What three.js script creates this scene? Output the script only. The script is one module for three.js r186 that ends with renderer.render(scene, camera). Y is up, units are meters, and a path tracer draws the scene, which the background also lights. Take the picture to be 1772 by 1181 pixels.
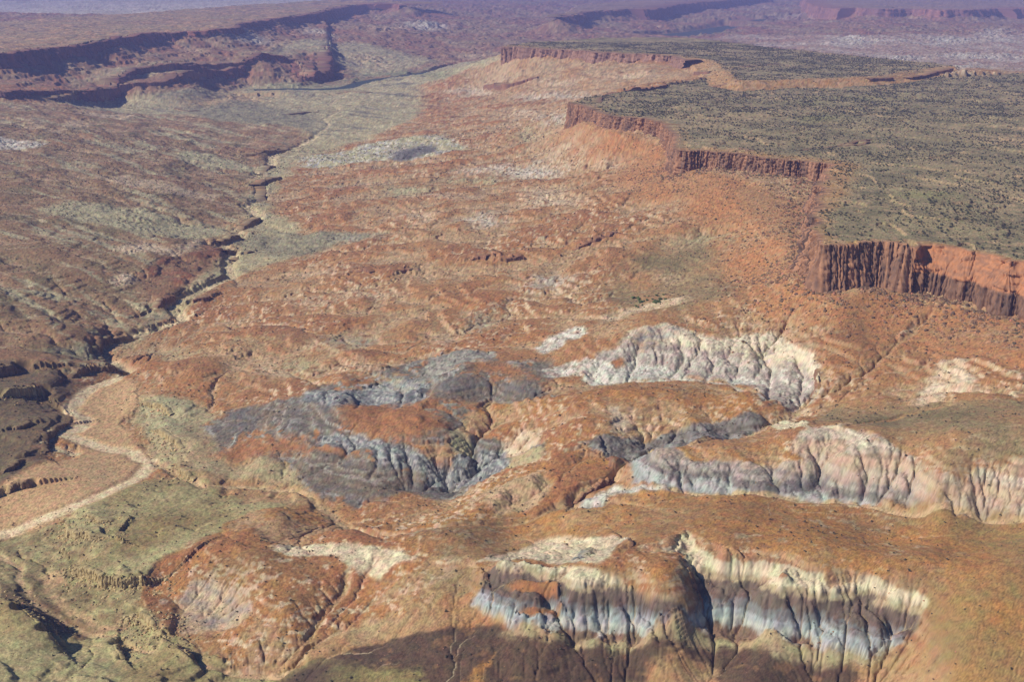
import * as THREE from 'three';
import { mergeGeometries } from 'three/addons/utils/BufferGeometryUtils.js';
import { Sky } from 'three/addons/objects/Sky.js';

// ---------------------------------------------------------------- camera, sky, sun, exposure
const EYE = 450, FOV = 35, PITCH = 18.88 * Math.PI / 180, PW = 1772, PH = 1181;
const FOCAL = PH / 2 / Math.tan(FOV * Math.PI / 360);
const scene = new THREE.Scene();
const camera = new THREE.PerspectiveCamera(FOV, PW / PH, 5, 200000);
camera.position.set(0, EYE, 0);
camera.rotation.set(-PITCH, 0, 0);
const renderer = new THREE.WebGLRenderer();
renderer.toneMapping = THREE.LinearToneMapping;
renderer.toneMappingExposure = 1.05;
renderer.shadowMap.enabled = true;

const SUN = new THREE.Vector3(-0.81, 0.62, 0.05).normalize();
const sky = new Sky();
sky.name = 'sky';
sky.scale.setScalar(150000);
sky.material.uniforms.sunPosition.value.copy(SUN);
sky.material.uniforms.turbidity.value = 4;
sky.material.uniforms.rayleigh.value = 0.8;
sky.material.uniforms.mieCoefficient.value = 0.004;
if (sky.material.uniforms.cloudCoverage) sky.material.uniforms.cloudCoverage.value = 0;
sky.userData = { kind: 'structure', label: 'clear pale blue sky above the desert', category: 'sky' };
scene.add(sky);
scene.environmentIntensity = 0.12;
const sun = new THREE.DirectionalLight(0xfff0de, 4.6);
sun.name = 'sun';
sun.position.copy(SUN).multiplyScalar(8000);
sun.target.position.set(0, 0, -1500);
sun.castShadow = true;
Object.assign(sun.shadow.camera, { left: -4000, right: 4000, top: 4000, bottom: -4000, near: 10, far: 20000 });
scene.add(sun, sun.target);
scene.fog = new THREE.FogExp2(new THREE.Color().setRGB(0.46, 0.48, 1.0), 7.4e-5);

// ---------------------------------------------------------------- helpers
function rng(seed) { let s = seed | 0; return () => { s = (s + 0x6d2b79f5) | 0; let t = Math.imul(s ^ (s >>> 15), 1 | s); t = (t + Math.imul(t ^ (t >>> 7), 61 | t)) ^ t; return ((t ^ (t >>> 14)) >>> 0) / 4294967296; }; }
const clamp = (v, a = 0, b = 1) => v < a ? a : v > b ? b : v;
const mix = (a, b, t) => a + (b - a) * t;
const sstep = (a, b, v) => { const t = clamp((v - a) / (b - a)); return t * t * (3 - 2 * t); };
const GX = new Float32Array(256), GY = new Float32Array(256);
for (let i = 0; i < 256; i++) { GX[i] = Math.cos(i / 256 * 6.2831853) * 1.5; GY[i] = Math.sin(i / 256 * 6.2831853) * 1.5; }
function hash(x, y) { let h = Math.imul(x, 374761393) + Math.imul(y, 668265263) | 0; h = Math.imul(h ^ (h >>> 13), 1274126177); return (h ^ (h >>> 16)) & 255; }
function rand2(x, y) { let h = Math.imul(x, 374761393) + Math.imul(y, 668265263) | 0; h = Math.imul(h ^ (h >>> 13), 1274126177); return ((h ^ (h >>> 16)) >>> 0) / 4294967296; }
function noise(x, y) {
  const i = Math.floor(x), j = Math.floor(y), u = x - i, v = y - j;
  const a = hash(i, j), b = hash(i + 1, j), c = hash(i, j + 1), d = hash(i + 1, j + 1);
  const su = u * u * u * (u * (u * 6 - 15) + 10), sv = v * v * v * (v * (v * 6 - 15) + 10);
  const p = GX[a] * u + GY[a] * v, q = GX[b] * (u - 1) + GY[b] * v, r = GX[c] * u + GY[c] * (v - 1), s = GX[d] * (u - 1) + GY[d] * (v - 1);
  return mix(mix(p, q, su), mix(r, s, su), sv);
}
function fbm(x, y, o) { let s = 0, a = 1, n = 0; for (let k = 0; k < o; k++) { s += a * noise(x, y); n += a; a *= 0.5; x = x * 2.03 + 17.3; y = y * 2.03 - 9.1; } return s / n; }
const lin8 = (c) => { c /= 255; return c <= 0.04045 ? c / 12.92 : Math.pow((c + 0.055) / 1.055, 2.4); };
const C = (r, g, b) => [lin8(r), lin8(g), lin8(b)];
const names = new Map();
function numbered(n) { const k = names.get(n) || 0; names.set(n, k + 1); return k ? n + '_' + String(k).padStart(3, '0') : n; }
function tag(o, label, category, group, kind) { o.userData = { label, category }; if (group) o.userData.group = group; if (kind) o.userData.kind = kind; return o; }

// a photograph pixel at a height -> a place in the world [x, distance ahead]
const CP = Math.cos(PITCH), SP = Math.sin(PITCH);
function at(px, py, h) {
  const u = (px - PW / 2) / FOCAL, v = (PH / 2 - py) / FOCAL;
  const dy = -SP + v * CP, dd = CP + v * SP, t = (h - EYE) / dy;
  return [u * t, dd * t];
}

// ---------------------------------------------------------------- the broad lie of the land: surveyed heights joined by a smooth sheet
const SURVEY = [
  // dry wash, near to far
  [0, 915, 0], [-120, 960, 0], [130, 700, 0], [250, 800, 0], [215, 640, 0], [180, 590, 0], [320, 545, 0], [400, 430, 0], [440, 350, -1], [460, 290, -2], [540, 235, -3], [590, 170, -6], [480, 152, -8], [640, 140, -9], [720, 125, -10], [740, 115, 4],
  // hills left of the wash
  [0, 645, 18], [0, 560, 34], [0, 480, 44], [0, 400, 54], [0, 300, 62], [0, 200, 74], [-200, 560, 48], [-200, 400, 62], [-200, 220, 80], [150, 480, 32], [150, 400, 40], [150, 300, 48], [200, 220, 42], [350, 430, 20], [370, 460, 8], [300, 330, 27], [300, 260, 27], [400, 210, 10], [100, 560, 26], [300, 490, 16], [40, 690, 16], [30, 760, 10], [60, 830, 4], [-100, 760, 14], [60, 190, 66],
  // lower left
  [0, 1000, 8], [100, 1045, 4], [150, 900, 12], [60, 960, 4], [200, 985, 14], [0, 1060, 13], [0, 1181, 22], [150, 1150, 13], [190, 1100, 4], [300, 1120, 13], [330, 1170, 9], [480, 1170, 8], [-120, 1100, 16], [0, 1260, 24], [300, 1260, 12], [600, 1260, 14], [900, 1260, 20], [1300, 1260, 24], [1772, 1260, 48],
  [250, 870, 9], [330, 840, 6], [460, 845, 7], [560, 880, 7], [610, 915, 11], [350, 900, 12],
  // red ridges at lower centre
  [420, 905, 22], [480, 890, 24], [590, 917, 27], [520, 925, 21], [330, 965, 20], [420, 960, 26], [520, 985, 27], [610, 1000, 27], [330, 1040, 12], [380, 1075, 11], [430, 1100, 18], [500, 1055, 26], [540, 1100, 14], [420, 1150, 8], [700, 1040, 36], [640, 1090, 22], [760, 1000, 45],
  // bench between the scarps
  [640, 925, 30], [700, 925, 37], [800, 905, 45], [1000, 880, 56], [1200, 880, 66], [1400, 920, 72], [1600, 960, 77], [1772, 950, 84], [1772, 1100, 66], [1650, 1100, 62], [1690, 1181, 52], [1900, 1000, 84], [1100, 920, 64], [1300, 930, 72],
  // nearest scarp
  [1250, 965, 70], [1180, 945, 68], [1350, 985, 71], [1420, 1000, 70], [1500, 992, 71], [1560, 1010, 70], [1600, 1035, 66], [880, 1100, 33], [1000, 1103, 34], [1100, 1105, 34], [1200, 1098, 35], [1300, 1090, 38], [1400, 1128, 34], [1540, 1120, 40], [1580, 1080, 52],
  [860, 985, 57], [960, 985, 60], [1060, 1000, 64], [1000, 1015, 61], [1130, 1030, 61], [1190, 1040, 56], [900, 1015, 54], [980, 960, 50], [880, 960, 49], [1050, 950, 55], [1215, 1030, 50], [700, 1150, 25], [1000, 1150, 27], [1300, 1165, 27], [560, 1120, 20], [520, 1155, 13], [1600, 1181, 40], [800, 1095, 31], [830, 1050, 38],
  // right hand pale scarp
  [1200, 850, 62], [1090, 838, 54], [1250, 780, 82], [1130, 783, 74], [1360, 775, 86], [1390, 740, 88], [1500, 765, 99], [1500, 862, 69], [1340, 852, 66], [1620, 832, 92], [1600, 882, 72], [1700, 808, 100], [1700, 890, 74], [1772, 800, 106], [1772, 895, 78], [1440, 835, 74],
  [1600, 700, 93], [1450, 650, 85], [1772, 700, 106], [1772, 610, 120], [1640, 650, 99], [1550, 730, 90], [1900, 700, 118],
  // middle scarp and its ravine
  [1080, 580, 80], [1150, 565, 86], [1250, 577, 87], [1340, 575, 89], [1405, 605, 90], [1030, 658, 56], [1150, 652, 61], [1280, 665, 64], [1400, 690, 70], [1320, 735, 65], [1085, 795, 50], [1000, 868, 43], [900, 900, 36], [1050, 845, 48], [940, 640, 53], [980, 590, 64],
  [1000, 692, 66], [1160, 675, 74], [1300, 690, 77], [1060, 735, 68], [1200, 735, 72], [1150, 772, 55], [1240, 755, 58],
  // grey badlands in the middle
  [530, 690, 27], [620, 668, 33], [750, 640, 44], [820, 620, 48], [600, 705, 40], [730, 742, 42], [800, 645, 54], [900, 655, 56], [660, 690, 30], [850, 690, 40], [560, 780, 22], [700, 842, 14], [780, 835, 14], [850, 795, 24], [550, 855, 9], [640, 870, 12], [860, 840, 40], [930, 825, 48], [780, 760, 36], [640, 775, 30], [830, 890, 38], [720, 895, 26], [500, 700, 19], [420, 720, 11], [400, 790, 6], [400, 690, 10], [260, 700, 5],
  // red hummocks of the valley side
  [300, 640, 14], [400, 580, 16], [400, 640, 17], [500, 640, 23], [560, 560, 26], [700, 560, 38], [900, 560, 55], [1100, 520, 76], [500, 500, 22], [700, 450, 46], [900, 450, 64], [1100, 430, 90], [600, 400, 26], [560, 350, 18], [800, 350, 56], [1000, 330, 86], [600, 280, 14], [800, 280, 46], [950, 250, 86], [700, 220, 24], [850, 200, 56], [600, 200, 2], [740, 170, 12], [850, 140, 68], [500, 420, 12], [1250, 500, 96],
  // foot of the mesa cliffs
  [1390, 492, 123], [1480, 505, 124], [1555, 510, 122], [1660, 520, 123], [1772, 542, 122], [1900, 580, 122], [1550, 560, 106], [1430, 560, 104], [1660, 590, 107], [1370, 440, 132], [1392, 400, 151], [1400, 362, 152], [1350, 370, 138], [1350, 450, 118], [1300, 306, 148], [1300, 338, 137], [1300, 400, 117], [1200, 300, 138], [1150, 330, 118], [1200, 400, 104], [1162, 250, 140], [1087, 224, 152], [1100, 250, 130], [1009, 204, 147], [985, 230, 112], [1000, 270, 96], [1400, 325, 154],
  // further mesa
  [900, 102, 145], [950, 104, 147], [1087, 110, 156], [1186, 112, 163], [1000, 135, 118], [1000, 150, 104], [1100, 130, 141], [1150, 142, 150], [1050, 160, 132], [860, 115, 110], [800, 115, 60], [990, 178, 128], [940, 190, 84], [870, 98, 140],
  // far left tableland: lower tier (28 m below what is seen) and slopes
  [71, 152, 64], [210, 129, 62], [322, 112, 67], [457, 95, 67], [505, 90, 67], [210, 143, 64], [322, 128, 66], [457, 112, 66], [81, 176, 55], [200, 170, 16], [372, 157, 3], [440, 147, -7], [528, 145, -9], [560, 130, 0], [0, 140, 77], [200, 105, 91], [300, 90, 87], [400, 75, 88], [480, 60, 92], [560, 50, 92], [-150, 140, 88],
  [0, 112, 113], [81, 98, 120], [159, 88, 116], [271, 69, 123], [339, 58, 141], [406, 44, 140], [484, 39, 128], [528, 31, 114], [593, 24, 110], [650, 14, 135], [650, 50, 100], [650, 90, 39], [720, 40, 82], [780, 60, 22], [780, 90, 5], [600, 110, 18], [560, 90, 64],
  // far centre and right
  [850, 30, 60], [900, 60, 44], [880, 80, 30], [992, 47, 52], [1060, 36, 60], [1186, 22, 48], [1100, 62, 26], [1200, 58, -8], [1160, 62, -6], [1416, 27, 52], [1511, 33, 72], [1680, 35, 59], [1772, 40, 61], [1500, 70, 46], [1700, 75, 41], [1600, 100, 31], [1772, 115, 45], [1400, 75, 23], [1350, 90, 24], [1300, 45, 10],
  [0, 20, 80], [0, 0, 80], [400, -5, 90], [700, -8, 90], [1000, -8, 90], [1400, -8, 90], [1772, -8, 90],
];
const TK = 0.75, TP = SURVEY.map(([px, py, h]) => { const [x, d] = at(px, py, h); return [x / d, TK * Math.log(d), h]; });
const tps = (() => {
  const n = TP.length, N = n + 3, A = [];
  const phi = (r2) => r2 < 1e-12 ? 0 : 0.5 * r2 * Math.log(r2);
  for (let i = 0; i < N; i++) {
    const r = new Float64Array(N + 1); A.push(r);
    if (i < n) { for (let j = 0; j < n; j++) { const a = TP[i][0] - TP[j][0], b = TP[i][1] - TP[j][1]; r[j] = phi(a * a + b * b); } r[i] += 0.00012; r[n] = 1; r[n + 1] = TP[i][0]; r[n + 2] = TP[i][1]; r[N] = TP[i][2]; }
    else for (let j = 0; j < n; j++) r[j] = i === n ? 1 : TP[j][i - n - 1];
  }
  for (let c = 0; c < N; c++) {
    let p = c; for (let r = c + 1; r < N; r++) if (Math.abs(A[r][c]) > Math.abs(A[p][c])) p = r;
    [A[c], A[p]] = [A[p], A[c]];
    for (let r = c + 1; r < N; r++) { const f = A[r][c] / A[c][c]; if (f) for (let k = c; k <= N; k++) A[r][k] -= f * A[c][k]; }
  }
  const w = new Float64Array(N);
  for (let r = N - 1; r >= 0; r--) { let s = A[r][N]; for (let k = r + 1; k < N; k++) s -= A[r][k] * w[k]; w[r] = s / A[r][r]; }
  const PA = Float64Array.from(TP, (p) => p[0]), PB = Float64Array.from(TP, (p) => p[1]);
  return (x, d) => {
    const a = x / d, b = TK * Math.log(d); let s = w[n] + w[n + 1] * a + w[n + 2] * b;
    for (let i = 0; i < n; i++) { const p = a - PA[i], q = b - PB[i], r2 = p * p + q * q; if (r2 > 1e-12) s += w[i] * 0.5 * r2 * Math.log(r2); }
    return s;
  };
})();

// ---------------------------------------------------------------- rims of the tablelands
// an edge given in photograph pixels at one height, drawn out in the world with small coves and noses
function edge(pts, h, rough, seed) {
  const w = pts.map((p) => at(p[0], p[1], p[2] ?? h)), out = [];
  for (let i = 0; i + 1 < w.length; i++) {
    const [x0, d0] = w[i], [x1, d1] = w[i + 1], L = Math.hypot(x1 - x0, d1 - d0), step = Math.max(2.2, 0.0035 * Math.min(d0, d1)), n = Math.max(1, Math.round(L / step));
    for (let k = 0; k < n; k++) { const t = k / n; out.push([mix(x0, x1, t), mix(d0, d1, t)]); }
  }
  out.push(w[w.length - 1]);
  return out.map(([x, d], i) => {
    if (!rough) return [x, d];
    const e = Math.min(1, i / 6, (out.length - 1 - i) / 6), s = rough * Math.max(1, d / 1500);
    return [x + e * s * (fbm(x / (s * 5) + seed, d / (s * 5), 3) * 1.6), d + e * s * (fbm(x / (s * 5) - seed, d / (s * 5) + 40, 3) * 1.6)];
  });
}
function polygon(p) { // fast inside test and distance to the edge
  let x0 = 1e9, x1 = -1e9, d0 = 1e9, d1 = -1e9;
  for (const [x, d] of p) { x0 = Math.min(x0, x); x1 = Math.max(x1, x); d0 = Math.min(d0, d); d1 = Math.max(d1, d); }
  const n = p.length, X = Float64Array.from(p, (q) => q[0]), Z = Float64Array.from(p, (q) => q[1]);
  return {
    p, x0, x1, d0, d1,
    inside(x, d) { if (x < x0 || x > x1 || d < d0 || d > d1) return false; let c = false; for (let i = 0, j = n - 1; i < n; j = i++) if ((Z[i] > d) !== (Z[j] > d) && x < (X[j] - X[i]) * (d - Z[i]) / (Z[j] - Z[i]) + X[i]) c = !c; return c; },
    dist(x, d) { return lineDist(X, Z, n, true, x, d); },
  };
}
function lineDist(X, Z, n, closed, x, d) {
  let b = 1e18;
  for (let i = closed ? 0 : 1, j = closed ? n - 1 : 0; i < n; j = i++) {
    const ex = X[i] - X[j], ez = Z[i] - Z[j], wx = x - X[j], wz = d - Z[j], t = clamp((wx * ex + wz * ez) / (ex * ex + ez * ez + 1e-9)), a = wx - t * ex, c = wz - t * ez, q = a * a + c * c;
    if (q < b) b = q;
  }
  return Math.sqrt(b);
}
const HL = 170, HU = 185, HC = 185, H1 = 140, H2 = 150;
const rimL = edge([[993, 176], [1009, 180], [1036, 189], [1060, 198], [1087, 203], [1110, 205], [1128, 207], [1150, 212], [1166, 222], [1178, 236], [1172, 250], [1176, 258], [1205, 259], [1253, 262], [1290, 267], [1307, 270], [1335, 274], [1362, 275], [1389, 276], [1420, 280], [1448, 284], [1428, 297], [1440, 306], [1420, 319], [1437, 329], [1414, 345], [1433, 356], [1410, 373], [1430, 384], [1407, 399], [1425, 411], [1422, 421], [1440, 423], [1477, 422], [1511, 421], [1556, 424], [1568, 428], [1612, 427], [1645, 433], [1680, 441], [1725, 451], [1772, 461], [1850, 478], [1960, 500]], HL, 5, 3);
const polyL = polygon([...rimL, ...edge([[1960, 500], [2300, 520], [2300, 118], [1850, 120], [1772, 127], [1720, 130], [1640, 134], [1560, 128], [1300, 128], [1200, 140], [1145, 149], [1094, 156], [1040, 166], [1006, 172], [993, 176]], HL, 0, 0)]);
const rimU = edge([[868, 79], [876, 79], [901, 80], [945, 83], [992, 85], [1036, 90], [1087, 92], [1141, 95], [1186, 97], [1196, 104]], HU, 8, 11);
const southU = edge([[1196, 104], [1215, 122], [1225, 138], [1274, 147], [1372, 142], [1460, 140], [1531, 137], [1572, 134], [1612, 126], [1666, 119], [1682, 122]], HU, 3, 5);
const polyU = polygon([...rimU, ...southU, ...edge([[1682, 122], [1620, 108], [1560, 103], [1480, 97], [1340, 82], [1270, 74], [1200, 66], [1120, 64], [1050, 65], [930, 72], [868, 79]], HU, 0, 0)]);
const SX = Float64Array.from(southU, (q) => q[0]), SZ = Float64Array.from(southU, (q) => q[1]);
const rimC = edge([[-220, 96], [-100, 92], [0, 88], [81, 79], [125, 73], [166, 68], [205, 61], [262, 55], [300, 53], [339, 52], [383, 48], [413, 38], [440, 35], [474, 31], [508, 25], [530, 19], [560, 15], [593, 10], [625, 5], [654, 2], [685, 5], [704, 8]], HC, 17, 21);
const polyC = polygon([...rimC, ...edge([[704, 8], [690, 0], [600, -3], [420, 8], [300, 17], [135, 28], [0, 37], [-220, 48], [-220, 96]], HC, 0, 0)]);
const rimT = edge([[-120, 166], [0, 160], [71, 152], [140, 141], [210, 129], [247, 119], [322, 112], [406, 102], [457, 95], [495, 91], [506, 96], [514, 101], [540, 99], [552, 95], [558, 80], [575, 84]], 92, 14, 31);
const polyT = polygon([...rimT, ...edge([[575, 84], [570, 50], [500, 20], [400, 20], [0, 50], [-220, 60], [-220, 172], [-120, 166]], 92, 0, 0)]);
const rim1 = edge([[966, 30], [979, 24], [995, 27], [1006, 25], [1016, 20], [1050, 17], [1094, 14], [1140, 8], [1186, 2], [1253, -3], [1300, -6]], H1, 20, 41);
const poly1 = polygon([...rim1, ...edge([[1300, -6], [1250, -12], [1000, 8], [966, 30]], H1, 0, 0)]);
const rim2 = edge([[1425, -2], [1433, 5], [1460, 11], [1511, 15], [1568, 14], [1620, 16], [1660, 15], [1720, 13], [1772, 12], [1900, 10]], H2, 16, 51);
const poly2 = polygon([...rim2, ...edge([[1900, 10], [1900, -9], [1500, -9], [1425, -2]], H2, 0, 0)]);

const topL = (x, d) => HL + fbm(x / 260, d / 260, 3) * 5 * sstep(0, 200, d - 1000) + 2.2 * Math.floor(2.2 * fbm(x / 180 + 7, d / 180, 3) + 0.5);
const topU = (x, d) => HU + fbm(x / 300, d / 300 + 9, 3) * 5 + 1.5 * Math.floor(2.2 * fbm(x / 220 + 3, d / 220, 3) + 0.5);
const topC = (x, d) => HC - 4 + 13 * Math.abs(fbm(x / 260, d / 260, 4)) + 3 * Math.floor(3 * fbm(x / 300 + 7, d / 300, 3));
const taperT = (x, d) => 28 * clamp((-780 - x) / 150 + 0.2);
// the land without its finer relief
function broad(x, d) {
  if (d < 5200) {
    if (polyU.inside(x, d)) { const s = lineDist(SX, SZ, SX.length, false, x, d); return HU - (HU - HL) * (1 - sstep(0, 75, s)); }
    if (polyL.inside(x, d)) return HL;
  }
  if (d > 3000) {
    if (polyC.inside(x, d)) return HC;
    if (poly1.inside(x, d)) return H1;
    if (poly2.inside(x, d)) return H2;
    if (polyT.inside(x, d)) return tps(x, d) + taperT(x, d);
  }
  return tps(x, d);
}
const onGround = new Map();
function ground(px, py) { // where the sight line through a pixel meets the broad land
  const key = px + ',' + py; if (onGround.has(key)) return onGround.get(key);
  const u = (px - PW / 2) / FOCAL, v = (PH / 2 - py) / FOCAL, dy = -SP + v * CP, dd = CP + v * SP;
  let t = 400, last = t, r;
  for (;;) { const x = u * t, d = dd * t, h = EYE + dy * t; if (h <= broad(x, d) || d > 15000) break; last = t; t *= 1.012; }
  for (let k = 0; k < 10; k++) { const m = (last + t) / 2; if (EYE + dy * m <= broad(u * m, dd * m)) t = m; else last = m; }
  r = [u * t, dd * t]; onGround.set(key, r); return r;
}

// ---------------------------------------------------------------- the terrain net: rows across the view, closer together near by
const ROWS = [];
for (let d = 486; d < 70000;) { ROWS.push(d); d += d < 9800 ? Math.max(0.66, Math.min(0.74 * (d * d + 160000) / 432800, 0.0042 * d)) : 0.017 * d; }
if (ROWS.length % 2 === 0) ROWS.push(ROWS[ROWS.length - 1] * 1.02);
const NX = 1051, NZ = ROWS.length, N = NX * NZ;
const half = (d) => 0.66 - 0.13 * sstep(486, 1800, d);
const PX = new Float32Array(N), PD = new Float32Array(N), H = new Float32Array(N);
for (let j = 0; j < NZ; j++) for (let i = 0; i < NX; i++) { PX[j * NX + i] = ROWS[j] * half(ROWS[j]) * (2 * i / (NX - 1) - 1); PD[j * NX + i] = ROWS[j]; }
function rowOf(d) { let a = 0, b = NZ - 1; while (b - a > 1) { const m = (a + b) >> 1; if (ROWS[m] <= d) a = m; else b = m; } return a; }
function sample(A, x, d) {
  const j = clamp(rowOf(d), 0, NZ - 2), t = clamp((d - ROWS[j]) / (ROWS[j + 1] - ROWS[j])), r = (row) => { const f = clamp((x / (ROWS[row] * half(ROWS[row])) + 1) / 2 * (NX - 1), 0, NX - 1.001), i = Math.floor(f); return mix(A[row * NX + i], A[row * NX + i + 1], f - i); };
  return mix(r(j), r(j + 1), t);
}
// broad heights, worked out on every third point and joined smoothly
{
  const S = 3;
  for (let j = 0; j < NZ; j += S) for (let i = 0; i < NX; i += S) { const k = j * NX + i; H[k] = tps(PX[k], PD[k]); }
  for (let j = 0; j < NZ; j++) {
    const j0 = Math.min(j - j % S, NZ - 1), j1 = j0 + S < NZ ? j0 + S : j0, tj = (j - j0) / S;
    if (j % S && j1 !== j0) continue;
    for (let i = 0; i < NX; i++) if (i % S) { const i0 = i - i % S, i1 = Math.min(i0 + S, NX - 1); if (j % S === 0) H[j * NX + i] = mix(H[j * NX + i0], H[j * NX + (i1 % S ? i0 : i1)], (i - i0) / S); }
  }
  for (let j = 0; j < NZ; j++) if (j % S) { const j0 = j - j % S, j1 = j0 + S < NZ ? j0 + S : j0; for (let i = 0; i < NX; i++) H[j * NX + i] = mix(H[j0 * NX + i], H[j1 * NX + i], (j - j0) / S); }
}
const H0 = H.slice();
// which tableland each point is on: 1 near terrace, 2 upper terrace, 3 far left tableland, 4 its lower tier, 5 and 6 far mesas
const ON = new Uint8Array(N);
for (let k = 0; k < N; k++) {
  const x = PX[k], d = PD[k];
  if (d < 5200) { if (polyU.inside(x, d)) ON[k] = 2; else if (polyL.inside(x, d)) ON[k] = 1; }
  if (d > 3000 && !ON[k]) { if (polyC.inside(x, d)) ON[k] = 3; else if (poly1.inside(x, d)) ON[k] = 5; else if (poly2.inside(x, d)) ON[k] = 6; else if (polyT.inside(x, d)) ON[k] = 4; }
}

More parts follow.
